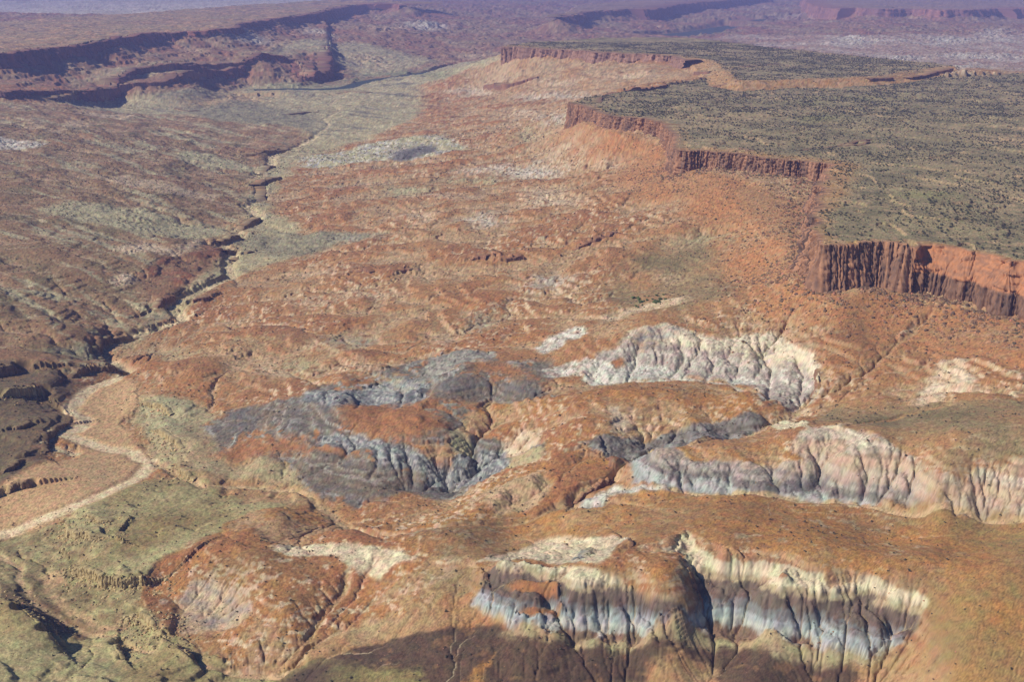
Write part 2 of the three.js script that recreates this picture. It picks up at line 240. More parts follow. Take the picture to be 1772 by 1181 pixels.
// ---------------------------------------------------------------- tracts of the land: outline in pixels, rock, how easily it gullies
// [outline, rock, gullying 0..1, edge softness, landform it belongs to (or 0)]
const TRACTS = [
  // everything far
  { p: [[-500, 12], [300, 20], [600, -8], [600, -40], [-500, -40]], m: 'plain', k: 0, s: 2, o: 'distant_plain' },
  { p: [[560, -10], [1900, -14], [1900, 126], [1690, 118], [1480, 94], [1200, 62], [900, 74], [780, 100], [720, 60], [690, 12]], m: 'farred', k: 0.3, s: 2, o: 'far_valley' },
  { p: [[1290, 60], [1500, 62], [1900, 60], [1900, 128], [1690, 120], [1480, 96], [1330, 80], [1230, 66]], m: 'farpale', k: 0.2, s: 3 },
  { p: [[-400, 80], [0, 86], [200, 60], [480, 30], [660, 3], [760, 20], [800, 60], [820, 95], [700, 122], [640, 138], [560, 152], [340, 158], [180, 178], [-400, 182]], m: 'farred', k: 0.3, s: 2, o: 'far_slope' },
  { p: [[150, 140], [260, 112], [420, 98], [520, 70], [600, 72], [680, 84], [760, 106], [700, 124], [640, 135], [600, 120], [560, 92], [520, 86], [420, 110], [240, 134]], m: 'sage', k: 0.2, s: 3 },
  // brown hills left of the wash
  { p: [[-500, 176], [60, 178], [330, 168], [430, 200], [545, 232], [470, 265], [440, 300], [420, 345], [436, 370], [400, 410], [392, 460], [330, 520], [250, 565], [170, 592], [200, 640], [130, 660], [-500, 680]], m: 'brown', k: 0.32, s: 2, o: 'brown_hills' },
  { p: [[-500, 640], [40, 640], [120, 655], [140, 670], [110, 700], [128, 730], [95, 745], [80, 780], [85, 800], [60, 812], [0, 850], [-500, 880]], m: 'darkolive', k: 0.15, s: 2, o: 'dark_hills' },
  { p: [[230, 470], [300, 440], [360, 425], [392, 440], [388, 470], [330, 505], [270, 520]], m: 'brown2', k: 0.4, s: 1 },
  // green grey valley floor
  { p: [[60, 172], [200, 172], [300, 162], [420, 150], [560, 150], [650, 138], [740, 118], [830, 104], [870, 104], [800, 122], [720, 150], [740, 190], [700, 215], [640, 240], [560, 265], [520, 282], [480, 320], [465, 360], [500, 372], [560, 415], [520, 440], [440, 470], [400, 478], [350, 515], [300, 548], [262, 570], [240, 600], [214, 596], [290, 530], [380, 460], [395, 440], [430, 385], [418, 350], [440, 310], [470, 270], [540, 240], [500, 215], [420, 212], [330, 200]], m: 'sage', k: 0.12, s: 2.5, o: 'valley_floor' },
  { p: [[250, 160], [330, 158], [400, 166], [540, 200], [560, 222], [480, 216], [380, 208], [300, 188]], m: 'sagedark', k: 0.1, s: 2 },
  { p: [[60, 362], [130, 350], [250, 360], [320, 384], [410, 388], [400, 412], [300, 412], [180, 390], [100, 375]], m: 'sagepale', k: 0.3, s: 2 },
  { p: [[165, 305], [220, 302], [320, 324], [390, 338], [378, 344], [300, 336], [200, 320]], m: 'pale', k: 0.3, s: 1.2 },
  { p: [[290, 260], [340, 262], [420, 282], [440, 296], [380, 290], [320, 276]], m: 'sagepale', k: 0.3, s: 1.5 },
  { p: [[0, 236], [50, 243], [85, 251], [60, 258], [-60, 260], [-60, 236]], m: 'whitebad', k: 0.4, s: 1.2 },
  { p: [[50, 205], [90, 225], [150, 218], [130, 205], [100, 230], [60, 222]], m: 'pale', k: 0.4, s: 2 },
  { p: [[140, 190], [200, 198], [250, 200], [210, 206], [150, 198]], m: 'pale', k: 0.4, s: 2 },
  { p: [[200, 428], [260, 420], [300, 430], [350, 415], [370, 420], [300, 440], [220, 440]], m: 'pinkpale', k: 0.4, s: 1.5 },
  { p: [[190, 488], [200, 476], [220, 470], [235, 482], [215, 494]], m: 'pinkpale', k: 0.4, s: 1 },
  { p: [[0, 495], [60, 500], [140, 515], [100, 520], [40, 505], [0, 502]], m: 'sagepale', k: 0.4, s: 1.5 },
  { p: [[60, 612], [120, 600], [190, 604], [170, 625], [100, 622]], m: 'sagedark', k: 0.3, s: 1.5 },
  // red valley side between the wash and the mesa
  { p: [[470, 365], [490, 318], [560, 268], [660, 238], [740, 190], [800, 120], [1000, 115], [1180, 120], [1050, 165], [985, 180], [1170, 262], [1170, 300], [1410, 330], [1390, 500], [1772, 545], [1900, 570], [1900, 720], [1560, 640], [1420, 600], [1000, 560], [700, 600], [480, 700], [300, 690], [240, 620], [300, 560], [420, 480], [560, 420]], m: 'red', k: 0.42, s: 2, o: 'red_hummocks' },
  { p: [[520, 275], [586, 262], [650, 247], [700, 238], [760, 233], [792, 240], [802, 258], [750, 268], [700, 275], [640, 281], [586, 284], [530, 290]], m: 'sagewhite', k: 0.3, s: 1 },
  { p: [[680, 262], [720, 250], [765, 246], [750, 262], [700, 275], [670, 278]], m: 'greydark', k: 0.4, s: 1 },
  { p: [[395, 418], [420, 405], [560, 402], [690, 400], [650, 408], [600, 414], [520, 440], [480, 440]], m: 'sagedark', k: 0.3, s: 1.2 },
  { p: [[1180, 420], [1220, 380], [1250, 440], [1280, 520], [1180, 540], [1080, 540], [1040, 500], [1100, 440]], m: 'redolive', k: 0.07, s: 6 },
  { p: [[1400, 330], [1412, 335], [1395, 440], [1382, 490], [1480, 508], [1560, 512], [1660, 528], [1772, 548], [1900, 570], [1900, 660], [1772, 640], [1620, 620], [1500, 570], [1420, 560], [1310, 545], [1270, 470], [1220, 405], [1110, 345], [1030, 285], [960, 225], [1000, 196], [1090, 222], [1160, 248], [1165, 295], [1300, 308]], m: 'talus', k: 0.05, s: 3, o: 'talus_slope' },
  { p: [[870, 98], [1186, 112], [1190, 135], [1060, 160], [985, 172], [900, 150], [840, 120]], m: 'talusfar', k: 0.15, s: 3, o: 'talus_slope_far' },
  { p: [[1480, 545], [1560, 600], [1500, 620], [1440, 570], [1470, 520], [1520, 500]], m: 'taluDark', k: 0.06, s: 4 },
  // lower left
  { p: [[100, 905], [250, 832], [330, 815], [460, 838], [545, 850], [500, 880], [420, 895], [370, 930], [300, 960], [220, 1040], [290, 1090], [380, 1135], [480, 1150], [600, 1160], [600, 1300], [-300, 1300], [-300, 930], [0, 930]], m: 'ledge', k: 0.15, s: 2, o: 'green_terraces' },
  { p: [[0, 935], [110, 905], [200, 955], [128, 982], [190, 1015], [290, 1000], [240, 1050], [200, 1105], [60, 1050], [0, 985]], m: 'ledgedark', k: 0.3, s: 1.5 },
  { p: [[40, 1020], [90, 1050], [190, 1100], [150, 1108], [60, 1076], [0, 1055], [0, 1010]], m: 'darkolive', k: 0.15, s: 1.5 },
  { p: [[70, 1005], [110, 985], [120, 1000], [100, 1030], [190, 1090], [230, 1075], [200, 1102], [90, 1052]], m: 'sandred', k: 0.2, s: 1.2 },
  { p: [[225, 680], [330, 695], [430, 740], [540, 762], [560, 852], [460, 842], [330, 818], [262, 800], [256, 760], [225, 720]], m: 'tan', k: 0.25, s: 2, o: 'tan_flat' },
  { p: [[0, 852], [60, 812], [140, 790], [135, 772], [95, 752], [108, 738], [128, 726], [122, 700], [136, 678], [205, 650], [232, 664], [242, 700], [216, 730], [250, 775], [266, 800], [250, 822], [200, 845], [100, 895], [0, 930], [-250, 1010], [-250, 900]], m: 'sand', k: 0.02, s: 1.2, o: 'dry_wash' },
  { p: [[145, 800], [170, 790], [200, 825], [190, 838], [160, 840]], m: 'sandtan', k: 0, s: 3 },
  { p: [[330, 820], [460, 830], [540, 845], [580, 880], [620, 912], [590, 918], [540, 885], [420, 865]], m: 'tanred', k: 0.25, s: 2 },
  // grey badlands in the middle
  { p: [[350, 735], [400, 708], [480, 696], [520, 690], [560, 664], [640, 648], [700, 625], [745, 613], [800, 608], [860, 632], [945, 622], [965, 650], [930, 668], [965, 688], [900, 695], [940, 730], [945, 785], [880, 800], [825, 835], [780, 862], [700, 848], [620, 880], [540, 852], [500, 800], [380, 790]], m: 'greymottle', k: 0.3, s: 1.4, o: 'grey_badlands' },
  { p: [[522, 694], [530, 682], [570, 672], [610, 668], [640, 662], [700, 650], [742, 656], [740, 690], [700, 705], [660, 702], [600, 702], [560, 708], [526, 706]], m: 'bluegrey', k: 0.45, s: 0.9 },
  { p: [[728, 640], [740, 618], [800, 608], [860, 612], [858, 630], [800, 640], [750, 648]], m: 'greypale', k: 0.5, s: 0.9 },
  { p: [[740, 665], [820, 655], [930, 660], [950, 676], [900, 690], [800, 692], [750, 690]], m: 'greybrown', k: 0.3, s: 1.6 },
  { p: [[546, 764], [552, 750], [620, 744], [660, 765], [700, 778], [760, 790], [792, 768], [820, 752], [815, 790], [790, 822], [776, 840], [735, 830], [706, 806], [660, 812], [635, 778], [590, 772]], m: 'bluegrey', k: 0.5, s: 0.9 },
  { p: [[785, 830], [792, 800], [830, 778], [870, 772], [900, 780], [870, 808], [830, 834], [800, 838]], m: 'bluegrey', k: 0.45, s: 0.9 },
  { p: [[870, 790], [900, 772], [945, 776], [940, 790], [890, 804]], m: 'tan', k: 0.2, s: 1 },
  { p: [[360, 738], [400, 710], [480, 698], [560, 700], [580, 720], [500, 735], [420, 750]], m: 'greybrown', k: 0.5, s: 1.5 },
  { p: [[505, 800], [545, 778], [590, 782], [640, 800], [665, 818], [706, 815], [740, 838], [778, 848], [760, 862], [700, 850], [660, 872], [600, 862], [540, 850]], m: 'greybrown', k: 0.25, s: 1.5 },
  { p: [[370, 790], [420, 770], [520, 760], [540, 780], [460, 790], [400, 802]], m: 'redcap', k: 0.3, s: 3  },
  { p: [[585, 705], [610, 694], [660, 697], [760, 714], [790, 738], [750, 745], [700, 768], [650, 748], [590, 733]], m: 'redcap', k: 0.3, s: 3 },
  { p: [[790, 636], [830, 628], [890, 636], [940, 655], [890, 652], [840, 644]], m: 'redcap', k: 0.3, s: 3  },
  { p: [[700, 770], [760, 760], [790, 735], [840, 690], [950, 690], [1060, 700], [1020, 760], [960, 800], [940, 770], [880, 760], [820, 745], [780, 800], [740, 790]], m: 'red2', k: 0.42, s: 1 },
  { p: [[770, 748], [790, 730], [812, 755], [820, 775], [795, 780], [775, 770]], m: 'sagepale', k: 0.8, s: 0.8 },
  { p: [[870, 770], [900, 742], [940, 738], [935, 765], [890, 790]], m: 'pinkpale', k: 0.4, s: 1 },
  // middle scarp
  { p: [[1008, 645], [1030, 615], [1065, 603], [1083, 576], [1150, 560], [1188, 570], [1240, 584], [1280, 573], [1345, 571], [1372, 595], [1412, 603], [1420, 640], [1420, 668], [1408, 694], [1370, 704], [1330, 690], [1305, 664], [1250, 654], [1190, 648], [1100, 654], [1055, 664], [1018, 662]], m: 'whitescarp', k: 0.34, s: 0.9, o: 'white_badlands' },
  { p: [[1085, 590], [1095, 576], [1150, 564], [1180, 572], [1150, 592], [1110, 610]], m: 'pinkgrey', k: 0.4, s: 1 },
  { p: [[920, 602], [945, 584], [1000, 563], [1018, 574], [965, 602], [935, 614]], m: 'whitebad', k: 0.4, s: 1 },
  { p: [[930, 640], [1010, 622], [1030, 630], [1010, 648], [950, 652]], m: 'whitebad', k: 0.4, s: 1 },
  { p: [[1052, 632], [1072, 622], [1085, 630], [1066, 638]], m: 'redcap', k: 0.3, s: 0.7 },
  { p: [[1040, 545], [1070, 535], [1130, 522], [1190, 514], [1196, 522], [1130, 534], [1080, 546], [1052, 552]], m: 'pale', k: 0.6, s: 0.9 },
  { p: [[950, 694], [1010, 680], [1150, 668], [1290, 668], [1330, 692], [1310, 712], [1240, 735], [1160, 745], [1060, 750], [1010, 765], [985, 800], [960, 800], [960, 740]], m: 'red2', k: 0.42, s: 1.2, o: 'red_ridge' },
  { p: [[1008, 765], [1060, 750], [1160, 744], [1250, 733], [1302, 712], [1335, 728], [1300, 745], [1200, 760], [1120, 776], [1082, 800], [1060, 796], [1028, 782]], m: 'greyscarp', k: 0.4, s: 0.9 },
  { p: [[1055, 700], [1075, 700], [1092, 715], [1086, 742], [1060, 740]], m: 'pinkpale', k: 0.4, s: 0.8 },
  { p: [[1580, 700], [1600, 660], [1625, 630], [1660, 627], [1682, 648], [1692, 662], [1640, 682], [1612, 706]], m: 'pinkpale', k: 0.4, s: 1.3, o: 'pale_fan' },
  { p: [[1556, 586], [1580, 560], [1604, 545], [1600, 556], [1575, 580]], m: 'pale', k: 0.5, s: 0.8 },
  { p: [[1455, 662], [1490, 640], [1495, 644], [1465, 668]], m: 'pale', k: 0.5, s: 0.8 },
  { p: [[1440, 690], [1600, 700], [1772, 690], [1900, 690], [1900, 800], [1760, 798], [1700, 800], [1640, 828], [1560, 778], [1480, 742], [1400, 738], [1420, 712]], m: 'redolive', k: 0.07, s: 2, o: 'red_slope' },
  // right hand scarp
  { p: [[1083, 800], [1100, 785], [1140, 778], [1250, 780], [1345, 775], [1395, 800], [1350, 830], [1320, 854], [1240, 850], [1160, 846], [1095, 836]], m: 'scarpc', k: 0.34, s: 0.9, o: 'pale_scarp' },
  { p: [[1370, 762], [1398, 744], [1480, 743], [1560, 779], [1632, 830], [1662, 834], [1702, 813], [1772, 803], [1900, 796], [1900, 905], [1772, 895], [1650, 888], [1560, 868], [1480, 864], [1330, 854], [1350, 830], [1392, 800]], m: 'scarpc', k: 0.34, s: 1, o: 'pale_scarp' },
  { p: [[1318, 736], [1350, 721], [1396, 735], [1397, 750], [1358, 746], [1330, 742]], m: 'cream', k: 0.6, s: 0.7 },
  { p: [[1420, 745], [1440, 736], [1470, 735], [1465, 744]], m: 'cream', k: 0.4, s: 0.7 },
  { p: [[1130, 782], [1250, 778], [1345, 760], [1400, 800], [1300, 798], [1200, 796]], m: 'red2', k: 0.42, s: 0.8 },
  { p: [[1300, 848], [1420, 808], [1440, 812], [1400, 836], [1330, 856]], m: 'greydark', k: 0.6, s: 1 },
  // pale spur and ravine
  { p: [[690, 900], [760, 868], [860, 826], [960, 800], [1060, 795], [1050, 840], [990, 870], [880, 905], [760, 912], [660, 920], [640, 900]], m: 'red2', k: 0.42, s: 1, o: 'red_spur' },
  { p: [[828, 852], [880, 834], [932, 815], [958, 850], [930, 880], [860, 898], [838, 880]], m: 'tanpink', k: 0.4, s: 0.9 },
  { p: [[1000, 870], [1060, 842], [1110, 842], [1170, 848], [1060, 862], [1010, 880]], m: 'whitebad', k: 0.4, s: 0.8 },
  // red bench
  { p: [[640, 925], [720, 920], [800, 900], [900, 888], [1010, 876], [1120, 852], [1250, 856], [1440, 864], [1600, 888], [1772, 896], [1900, 900], [1900, 1300], [1560, 1300], [1600, 1100], [1604, 1032], [1560, 1004], [1490, 986], [1420, 990], [1340, 950], [1250, 945], [1186, 915], [1120, 935], [1060, 925], [940, 930], [830, 966], [740, 960], [690, 945], [620, 940]], m: 'bench', k: 0.1, s: 1.2, o: 'red_bench' },
  { p: [[1540, 880], [1772, 900], [1900, 910], [1900, 990], [1772, 970], [1650, 940]], m: 'benchgreen', k: 0.08, s: 5 },
  { p: [[1620, 1020], [1772, 1000], [1772, 1181], [1900, 1300], [1680, 1300], [1640, 1180], [1610, 1090]], m: 'benchgreen', k: 0.08, s: 5 },
  { p: [[360, 935], [400, 900], [440, 882], [490, 878], [560, 895], [600, 915], [640, 920], [720, 925], [720, 955], [600, 945], [480, 945], [400, 950]], m: 'hillred', k: 0.45, s: 1, o: 'red_spur_left' },
  { p: [[250, 1010], [300, 958], [400, 945], [480, 950], [560, 965], [640, 985], [760, 968], [845, 975], [840, 1010], [780, 1030], [720, 1070], [640, 1098], [560, 1060], [540, 1110], [470, 1160], [400, 1160], [380, 1110], [430, 1060], [400, 1030], [320, 1020], [250, 1060]], m: 'hillred', k: 0.45, s: 1, o: 'red_hills' },
  { p: [[460, 950], [500, 938], [560, 942], [690, 950], [715, 968], [660, 1000], [620, 995], [560, 962], [500, 965]], m: 'palewhite', k: 0.3, s: 1 },
  { p: [[300, 1040], [335, 1004], [380, 1012], [420, 1035], [440, 1055], [400, 1080], [350, 1092], [310, 1085]], m: 'pinkgrey2', k: 0.7, s: 1.5 },
  { p: [[540, 1110], [640, 1070], [720, 1060], [780, 1030], [840, 1020], [830, 1070], [780, 1090], [700, 1095], [600, 1120], [480, 1170], [470, 1155]], m: 'tanred', k: 0.25, s: 1.5 },
  // dark foot slope
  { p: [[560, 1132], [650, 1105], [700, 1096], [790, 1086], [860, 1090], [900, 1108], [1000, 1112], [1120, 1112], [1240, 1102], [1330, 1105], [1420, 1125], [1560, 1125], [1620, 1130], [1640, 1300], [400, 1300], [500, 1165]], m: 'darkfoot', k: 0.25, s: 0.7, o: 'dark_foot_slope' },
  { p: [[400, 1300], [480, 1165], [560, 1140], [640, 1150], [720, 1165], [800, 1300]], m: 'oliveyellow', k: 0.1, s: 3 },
  { p: [[800, 1181], [830, 1155], [850, 1140], [840, 1165], [850, 1300], [780, 1300]], m: 'bench', k: 0.1, s: 1 },
  { p: [[1090, 1300], [1120, 1160], [1180, 1130], [1240, 1160], [1300, 1300]], m: 'tanred', k: 0.25, s: 2 },
  { p: [[1400, 1100], [1480, 1115], [1600, 1110], [1640, 1181], [1640, 1300], [1500, 1300], [1480, 1160]], m: 'tanred', k: 0.3, s: 2 },
  { p: [[870, 1100], [1000, 1106], [1100, 1108], [1200, 1098], [1300, 1092], [1400, 1116], [1540, 1120], [1500, 1142], [1380, 1140], [1300, 1116], [1200, 1118], [1100, 1128], [1000, 1122], [900, 1112]], m: 'tan', k: 0.3, s: 1.5 },
  // nearest scarp
  { p: [[820, 1050], [838, 1000], [850, 982], [960, 982], [1062, 1004], [1110, 1030], [1185, 1050], [1192, 985], [1180, 960], [1110, 945], [1170, 928], [1190, 916], [1215, 938], [1262, 948], [1292, 962], [1340, 953], [1372, 968], [1422, 980], [1432, 1004], [1500, 986], [1562, 1003], [1606, 1030], [1594, 1062], [1562, 1112], [1500, 1126], [1400, 1112], [1300, 1092], [1210, 1097], [1100, 1112], [1000, 1107], [880, 1098], [855, 1072]], m: 'scarpa', k: 0.16, s: 0.8, o: 'banded_badlands' },
  { p: [[826, 968], [940, 928], [1010, 924], [1062, 925], [1082, 942], [1030, 982], [960, 977], [900, 967]], m: 'palewhite', k: 0.3, s: 0.9, o: 'pale_hollow' },
  { p: [[980, 968], [1010, 948], [1040, 946], [1020, 966], [990, 974]], m: 'greymid', k: 0.8, s: 0.8 },
  { p: [[868, 1016], [910, 1008], [952, 1010], [962, 1024], [955, 1040], [910, 1028]], m: 'redcap', k: 0.3, s: 0.6 },
  { p: [[896, 1074], [925, 1056], [960, 1046], [940, 1072], [915, 1080]], m: 'redcap', k: 0.3, s: 0.6 },
  { p: [[960, 984], [1060, 988], [1130, 978], [1188, 980], [1200, 1010], [1205, 1050], [1190, 1062], [1160, 1045], [1110, 1032], [1062, 1006]], m: 'bench', k: 0.1, s: 0.8 },
  { p: [[1100, 950], [1060, 985], [1090, 930], [1120, 930]], m: 'bench', k: 0.1, s: 0.8 },
];
// little pale or grey exposures scattered over the red valley side: x, y, half width, half height (pixels), rock
const SPOTS = [
  [867, 295, 60, 8, 'whitebad'], [931, 291, 30, 12, 'whitebad'], [823, 311, 50, 5, 'sagepale'], [952, 342, 45, 14, 'pinkpale'], [704, 328, 40, 6, 'sagepale'], [843, 376, 30, 9, 'whitebad'], [715, 376, 35, 7, 'pinkpale'], [816, 156, 22, 4, 'whitebad'], [968, 166, 45, 4, 'whitebad'], [864, 132, 20, 7, 'pale'], [958, 142, 30, 4, 'pinkpale'], [914, 195, 25, 7, 'pinkpale'], [958, 203, 22, 4, 'whitebad'], [1050, 284, 14, 9, 'pinkpale'], [975, 267, 16, 7, 'pinkpale'], [911, 230, 12, 7, 'sagepale'], [1151, 359, 20, 6, 'pale'], [1168, 383, 16, 4, 'pale'], [616, 410, 50, 5, 'greymid'], [731, 468, 22, 13, 'tanpink'], [945, 487, 34, 10, 'whitebad'], [1151, 480, 15, 5, 'pale'], [836, 559, 20, 14, 'greymid'], [765, 592, 14, 12, 'pinkpale'], [715, 552, 10, 5, 'pale'], [690, 255, 14, 4, 'whitebad'], [1240, 405, 30, 8, 'tan'], [1180, 415, 26, 6, 'tan'], [600, 590, 40, 9, 'greymid'], [560, 600, 30, 6, 'pale'], [650, 510, 40, 6, 'pinkpale'], [540, 520, 30, 7, 'pinkpale'], [470, 640, 26, 8, 'pinkpale'], [410, 612, 22, 12, 'tanpink'], [520, 630, 20, 12, 'tan'], [620, 635, 40, 8, 'pinkpale'], [440, 590, 40, 6, 'tan'], [560, 470, 40, 5, 'pinkpale'], [690, 405, 30, 4, 'tanpink'], [760, 340, 50, 4, 'pinkpale'], [620, 320, 30, 4, 'pinkpale'], [1330, 610, 60, 12, 'cream'], [700, 655, 30, 6, 'greymid'], [300, 610, 30, 7, 'tan'], [1090, 130, 40, 3, 'pinkpale'],
  [430, 72, 34, 4, 'whitebad'], [410, 76, 20, 3, 'whitebad'], [545, 54, 16, 4, 'whitebad'], [735, 45, 38, 7, 'whitebad'], [655, 112, 20, 10, 'pale'], [640, 100, 30, 4, 'pale'], [330, 86, 8, 2, 'pale'], [180, 100, 8, 2, 'pale'], [660, 50, 18, 3, 'pale'], [810, 98, 26, 3, 'pale'], [580, 160, 30, 4, 'tan'], [350, 178, 40, 5, 'sandtan'], [420, 168, 60, 6, 'sandtan'],
  [1470, 72, 36, 7, 'whitebad'], [1540, 70, 30, 3, 'whitebad'], [1640, 70, 40, 6, 'whitebad'], [1720, 60, 20, 8, 'whitebad'], [1560, 100, 60, 3, 'whitebad'], [1700, 96, 60, 5, 'whitebad'], [1360, 30, 50, 4, 'farpale'], [1650, 116, 40, 3, 'whitebad'], [1330, 80, 40, 4, 'farpale'],
  [620, 140, 40, 3, 'riverside'], [520, 148, 40, 3, 'riverside'], [560, 156, 30, 3, 'riverside'], [700, 128, 60, 4, 'riverside'], [1215, 55, 60, 5, 'riverside'],
  [1290, 205, 60, 5, 'toptan'], [1230, 218, 50, 5, 'toptan'], [1330, 198, 40, 3, 'toptan'], [1430, 205, 40, 4, 'topgreen'], [1390, 178, 40, 3, 'topgreen'], [1480, 170, 60, 2, 'topgreen'], [1440, 190, 50, 2, 'toptan'], [1700, 300, 50, 5, 'toptan'], [1640, 318, 50, 4, 'toptan'], [1600, 340, 60, 7, 'topgreen'], [1250, 90, 50, 4, 'toptan'], [1290, 118, 50, 4, 'toptan'], [1560, 122, 60, 2, 'toptan'], [1640, 160, 70, 3, 'topdark'], [1700, 190, 90, 4, 'topdark'], [1300, 178, 90, 3, 'topdark'], [1560, 240, 90, 4, 'topdark'],
];
// lines on the ground: washes, rills and paths; half width and depth in metres, rock
const LINES = [
  { p: [[225, 640], [200, 655], [150, 680], [132, 700], [126, 715], [150, 728], [135, 742], [108, 750], [170, 772], [230, 782], [256, 796], [258, 806], [235, 828], [150, 868], [0, 926], [-100, 965]], w: 6.5, e: 1.6, m: 'washpale' },
  { p: [[600, 165], [570, 180], [590, 190], [562, 205], [572, 216], [545, 235]], w: 2.5, e: 2.5, m: 'washtan' },
  { p: [[545, 235], [520, 250], [470, 268], [468, 290], [444, 298], [484, 305], [448, 322], [452, 342], [425, 355], [448, 372], [440, 385], [405, 396], [420, 410], [385, 422], [405, 440], [395, 460], [400, 475], [345, 500], [300, 530], [320, 556], [270, 570], [188, 592], [170, 600], [190, 625], [222, 640]], w: 6, e: 7, m: 'washtan' },
  { p: [[266, 800], [318, 828], [350, 838], [400, 836], [460, 840], [500, 845], [530, 855], [545, 875], [575, 890], [605, 915], [650, 925]], w: 2.2, e: 2.0, m: 'rillpale' },
  { p: [[0, 955], [10, 968], [45, 985], [36, 1010], [60, 1050], [95, 1072], [160, 1100], [200, 1108], [260, 1125]], w: 1.6, e: 1.6, m: 'rillpale' },
  { p: [[318, 1126], [345, 1146], [420, 1165], [480, 1162], [520, 1140], [590, 1090]], w: 1.5, e: 1.8, m: 'rillpale' },
  { p: [[1420, 650], [1414, 670], [1400, 690], [1370, 712], [1330, 735], [1290, 748], [1200, 765], [1120, 780], [1085, 802], [1060, 830], [1010, 856], [990, 872]], w: 2.5, e: 4, m: 'rillpale' },
  { p: [[990, 872], [900, 905], [800, 905], [700, 922], [640, 920], [610, 915]], w: 2, e: 3, m: 'tanred' },
  { p: [[950, 650], [1010, 640], [1060, 660], [1160, 655], [1260, 662], [1320, 690]], w: 2, e: 2, m: 'whitebad' },
  { p: [[1160, 846], [1320, 856], [1480, 866], [1600, 888], [1772, 897]], w: 2, e: 2.5, m: 'rillpale' },
  { p: [[700, 845], [760, 842], [778, 838], [800, 815], [860, 790], [930, 770]], w: 1.5, e: 4, m: 'greydark' },
  { p: [[1606, 545], [1540, 600], [1490, 642], [1440, 672], [1415, 690]], w: 2.2, e: 1.5, m: 'tanred' },
  { p: [[1640, 700], [1560, 720], [1480, 735], [1400, 740]], w: 2, e: 1.5, m: 'tanred' },
  { p: [[130, 782], [82, 770], [85, 750], [110, 738]], w: 3, e: 2, m: 'washtan' },
  { p: [[540, 1110], [560, 1060], [590, 1030], [600, 1000]], w: 1.4, e: 3, m: 'tanred' },
];

// gullies that part the domes of the nearest scarp and the spurs behind it: course in pixels, depth in metres
const GULLIES = [
  [[[1186, 985], [1205, 1020], [1225, 1060], [1237, 1092]], 8], [[[1343, 984], [1320, 998], [1297, 1009], [1295, 1035], [1283, 1062], [1275, 1088]], 8], [[[1358, 1012], [1378, 1052], [1391, 1075], [1378, 1092]], 8], [[[1421, 1015], [1420, 1052], [1395, 1076]], 7], [[[1495, 995], [1493, 1048], [1500, 1085]], 5], [[[1546, 1030], [1543, 1080], [1530, 1105]], 6], [[[1221, 974], [1240, 1000], [1262, 1030]], 3],
  [[[957, 1012], [952, 1042], [984, 1088], [990, 1105]], 7], [[[998, 1020], [990, 1056], [994, 1100]], 6], [[[1023, 1020], [1038, 1060], [1055, 1104]], 6], [[[1048, 1030], [1056, 1070], [1064, 1100]], 5], [[[1107, 1038], [1128, 1068], [1142, 1098]], 7], [[[1145, 1045], [1155, 1078], [1166, 1098]], 6], [[[1080, 1034], [1092, 1070], [1100, 1100]], 4], [[[905, 1020], [893, 1050], [884, 1080]], 4],
  [[[1392, 760], [1420, 800], [1425, 850]], 5], [[[1475, 760], [1500, 815], [1490, 862]], 5], [[[1560, 790], [1575, 840], [1570, 870]], 5], [[[1635, 835], [1650, 860], [1655, 886]], 6], [[[1700, 820], [1690, 860], [1700, 892]], 5], [[[1180, 790], [1175, 820], [1185, 848]], 4], [[[1260, 790], [1265, 825], [1262, 850]], 4], [[[1120, 790], [1128, 815], [1120, 840]], 3],
  [[[1105, 590], [1100, 625], [1085, 655]], 5], [[[1170, 575], [1185, 615], [1160, 652]], 5], [[[1215, 590], [1235, 630], [1220, 655]], 4], [[[1310, 580], [1335, 630], [1330, 690]], 6], [[[1375, 600], [1390, 640], [1385, 692]], 6],
  [[[1040, 745], [1045, 770], [1060, 792]], 4], [[[1110, 745], [1118, 762], [1110, 776]], 4], [[[1180, 742], [1188, 755], [1182, 768]], 4], [[[1250, 735], [1262, 745], [1262, 755]], 4],
  [[[590, 748], [600, 775], [590, 800]], 4], [[[650, 760], [655, 795], [640, 830]], 4], [[[700, 775], [712, 806], [715, 835]], 5], [[[775, 790], [772, 815], [778, 842]], 7], [[[840, 780], [830, 805], [800, 835]], 4], [[[560, 676], [565, 690], [560, 705]], 3], [[[610, 670], [620, 690], [615, 704]], 3], [[[690, 655], [700, 680], [690, 704]], 3],
];

// ragged outlines: every place is nudged before it is tested against an outline
const WX = new Float32Array(N), WD = new Float32Array(N);
for (let k = 0; k < N; k++) {
  const x = PX[k], d = PD[k], f = sstep(800, 2600, d), a = 6, b = 26 * f + 3;
  WX[k] = a * fbm(x / 18, d / 18, 2) + b * fbm(x / 95 + 5, d / 95, 2) + 60 * sstep(2600, 7000, d) * noise(x / 400, d / 400);
  WD[k] = a * fbm(x / 18 + 40, d / 18 + 7, 2) + b * fbm(x / 95 + 55, d / 95 + 3, 2) + 60 * sstep(2600, 7000, d) * noise(x / 400 + 9, d / 400);
}
const HALF_I = (NX - 1) / 2;
function visit(x0, x1, d0, d1, f) {
  const j0 = Math.max(0, rowOf(d0)), j1 = Math.min(NZ - 1, rowOf(d1) + 1);
  for (let j = j0; j <= j1; j++) {
    const s = HALF_I / (ROWS[j] * half(ROWS[j])), i0 = Math.max(0, Math.floor(HALF_I + x0 * s)), i1 = Math.min(NX - 1, Math.ceil(HALF_I + x1 * s));
    for (let i = i0; i <= i1; i++) f(j * NX + i);
  }
}
const KE = new Float32Array(N).fill(0.3), FORM = new Uint8Array(N);
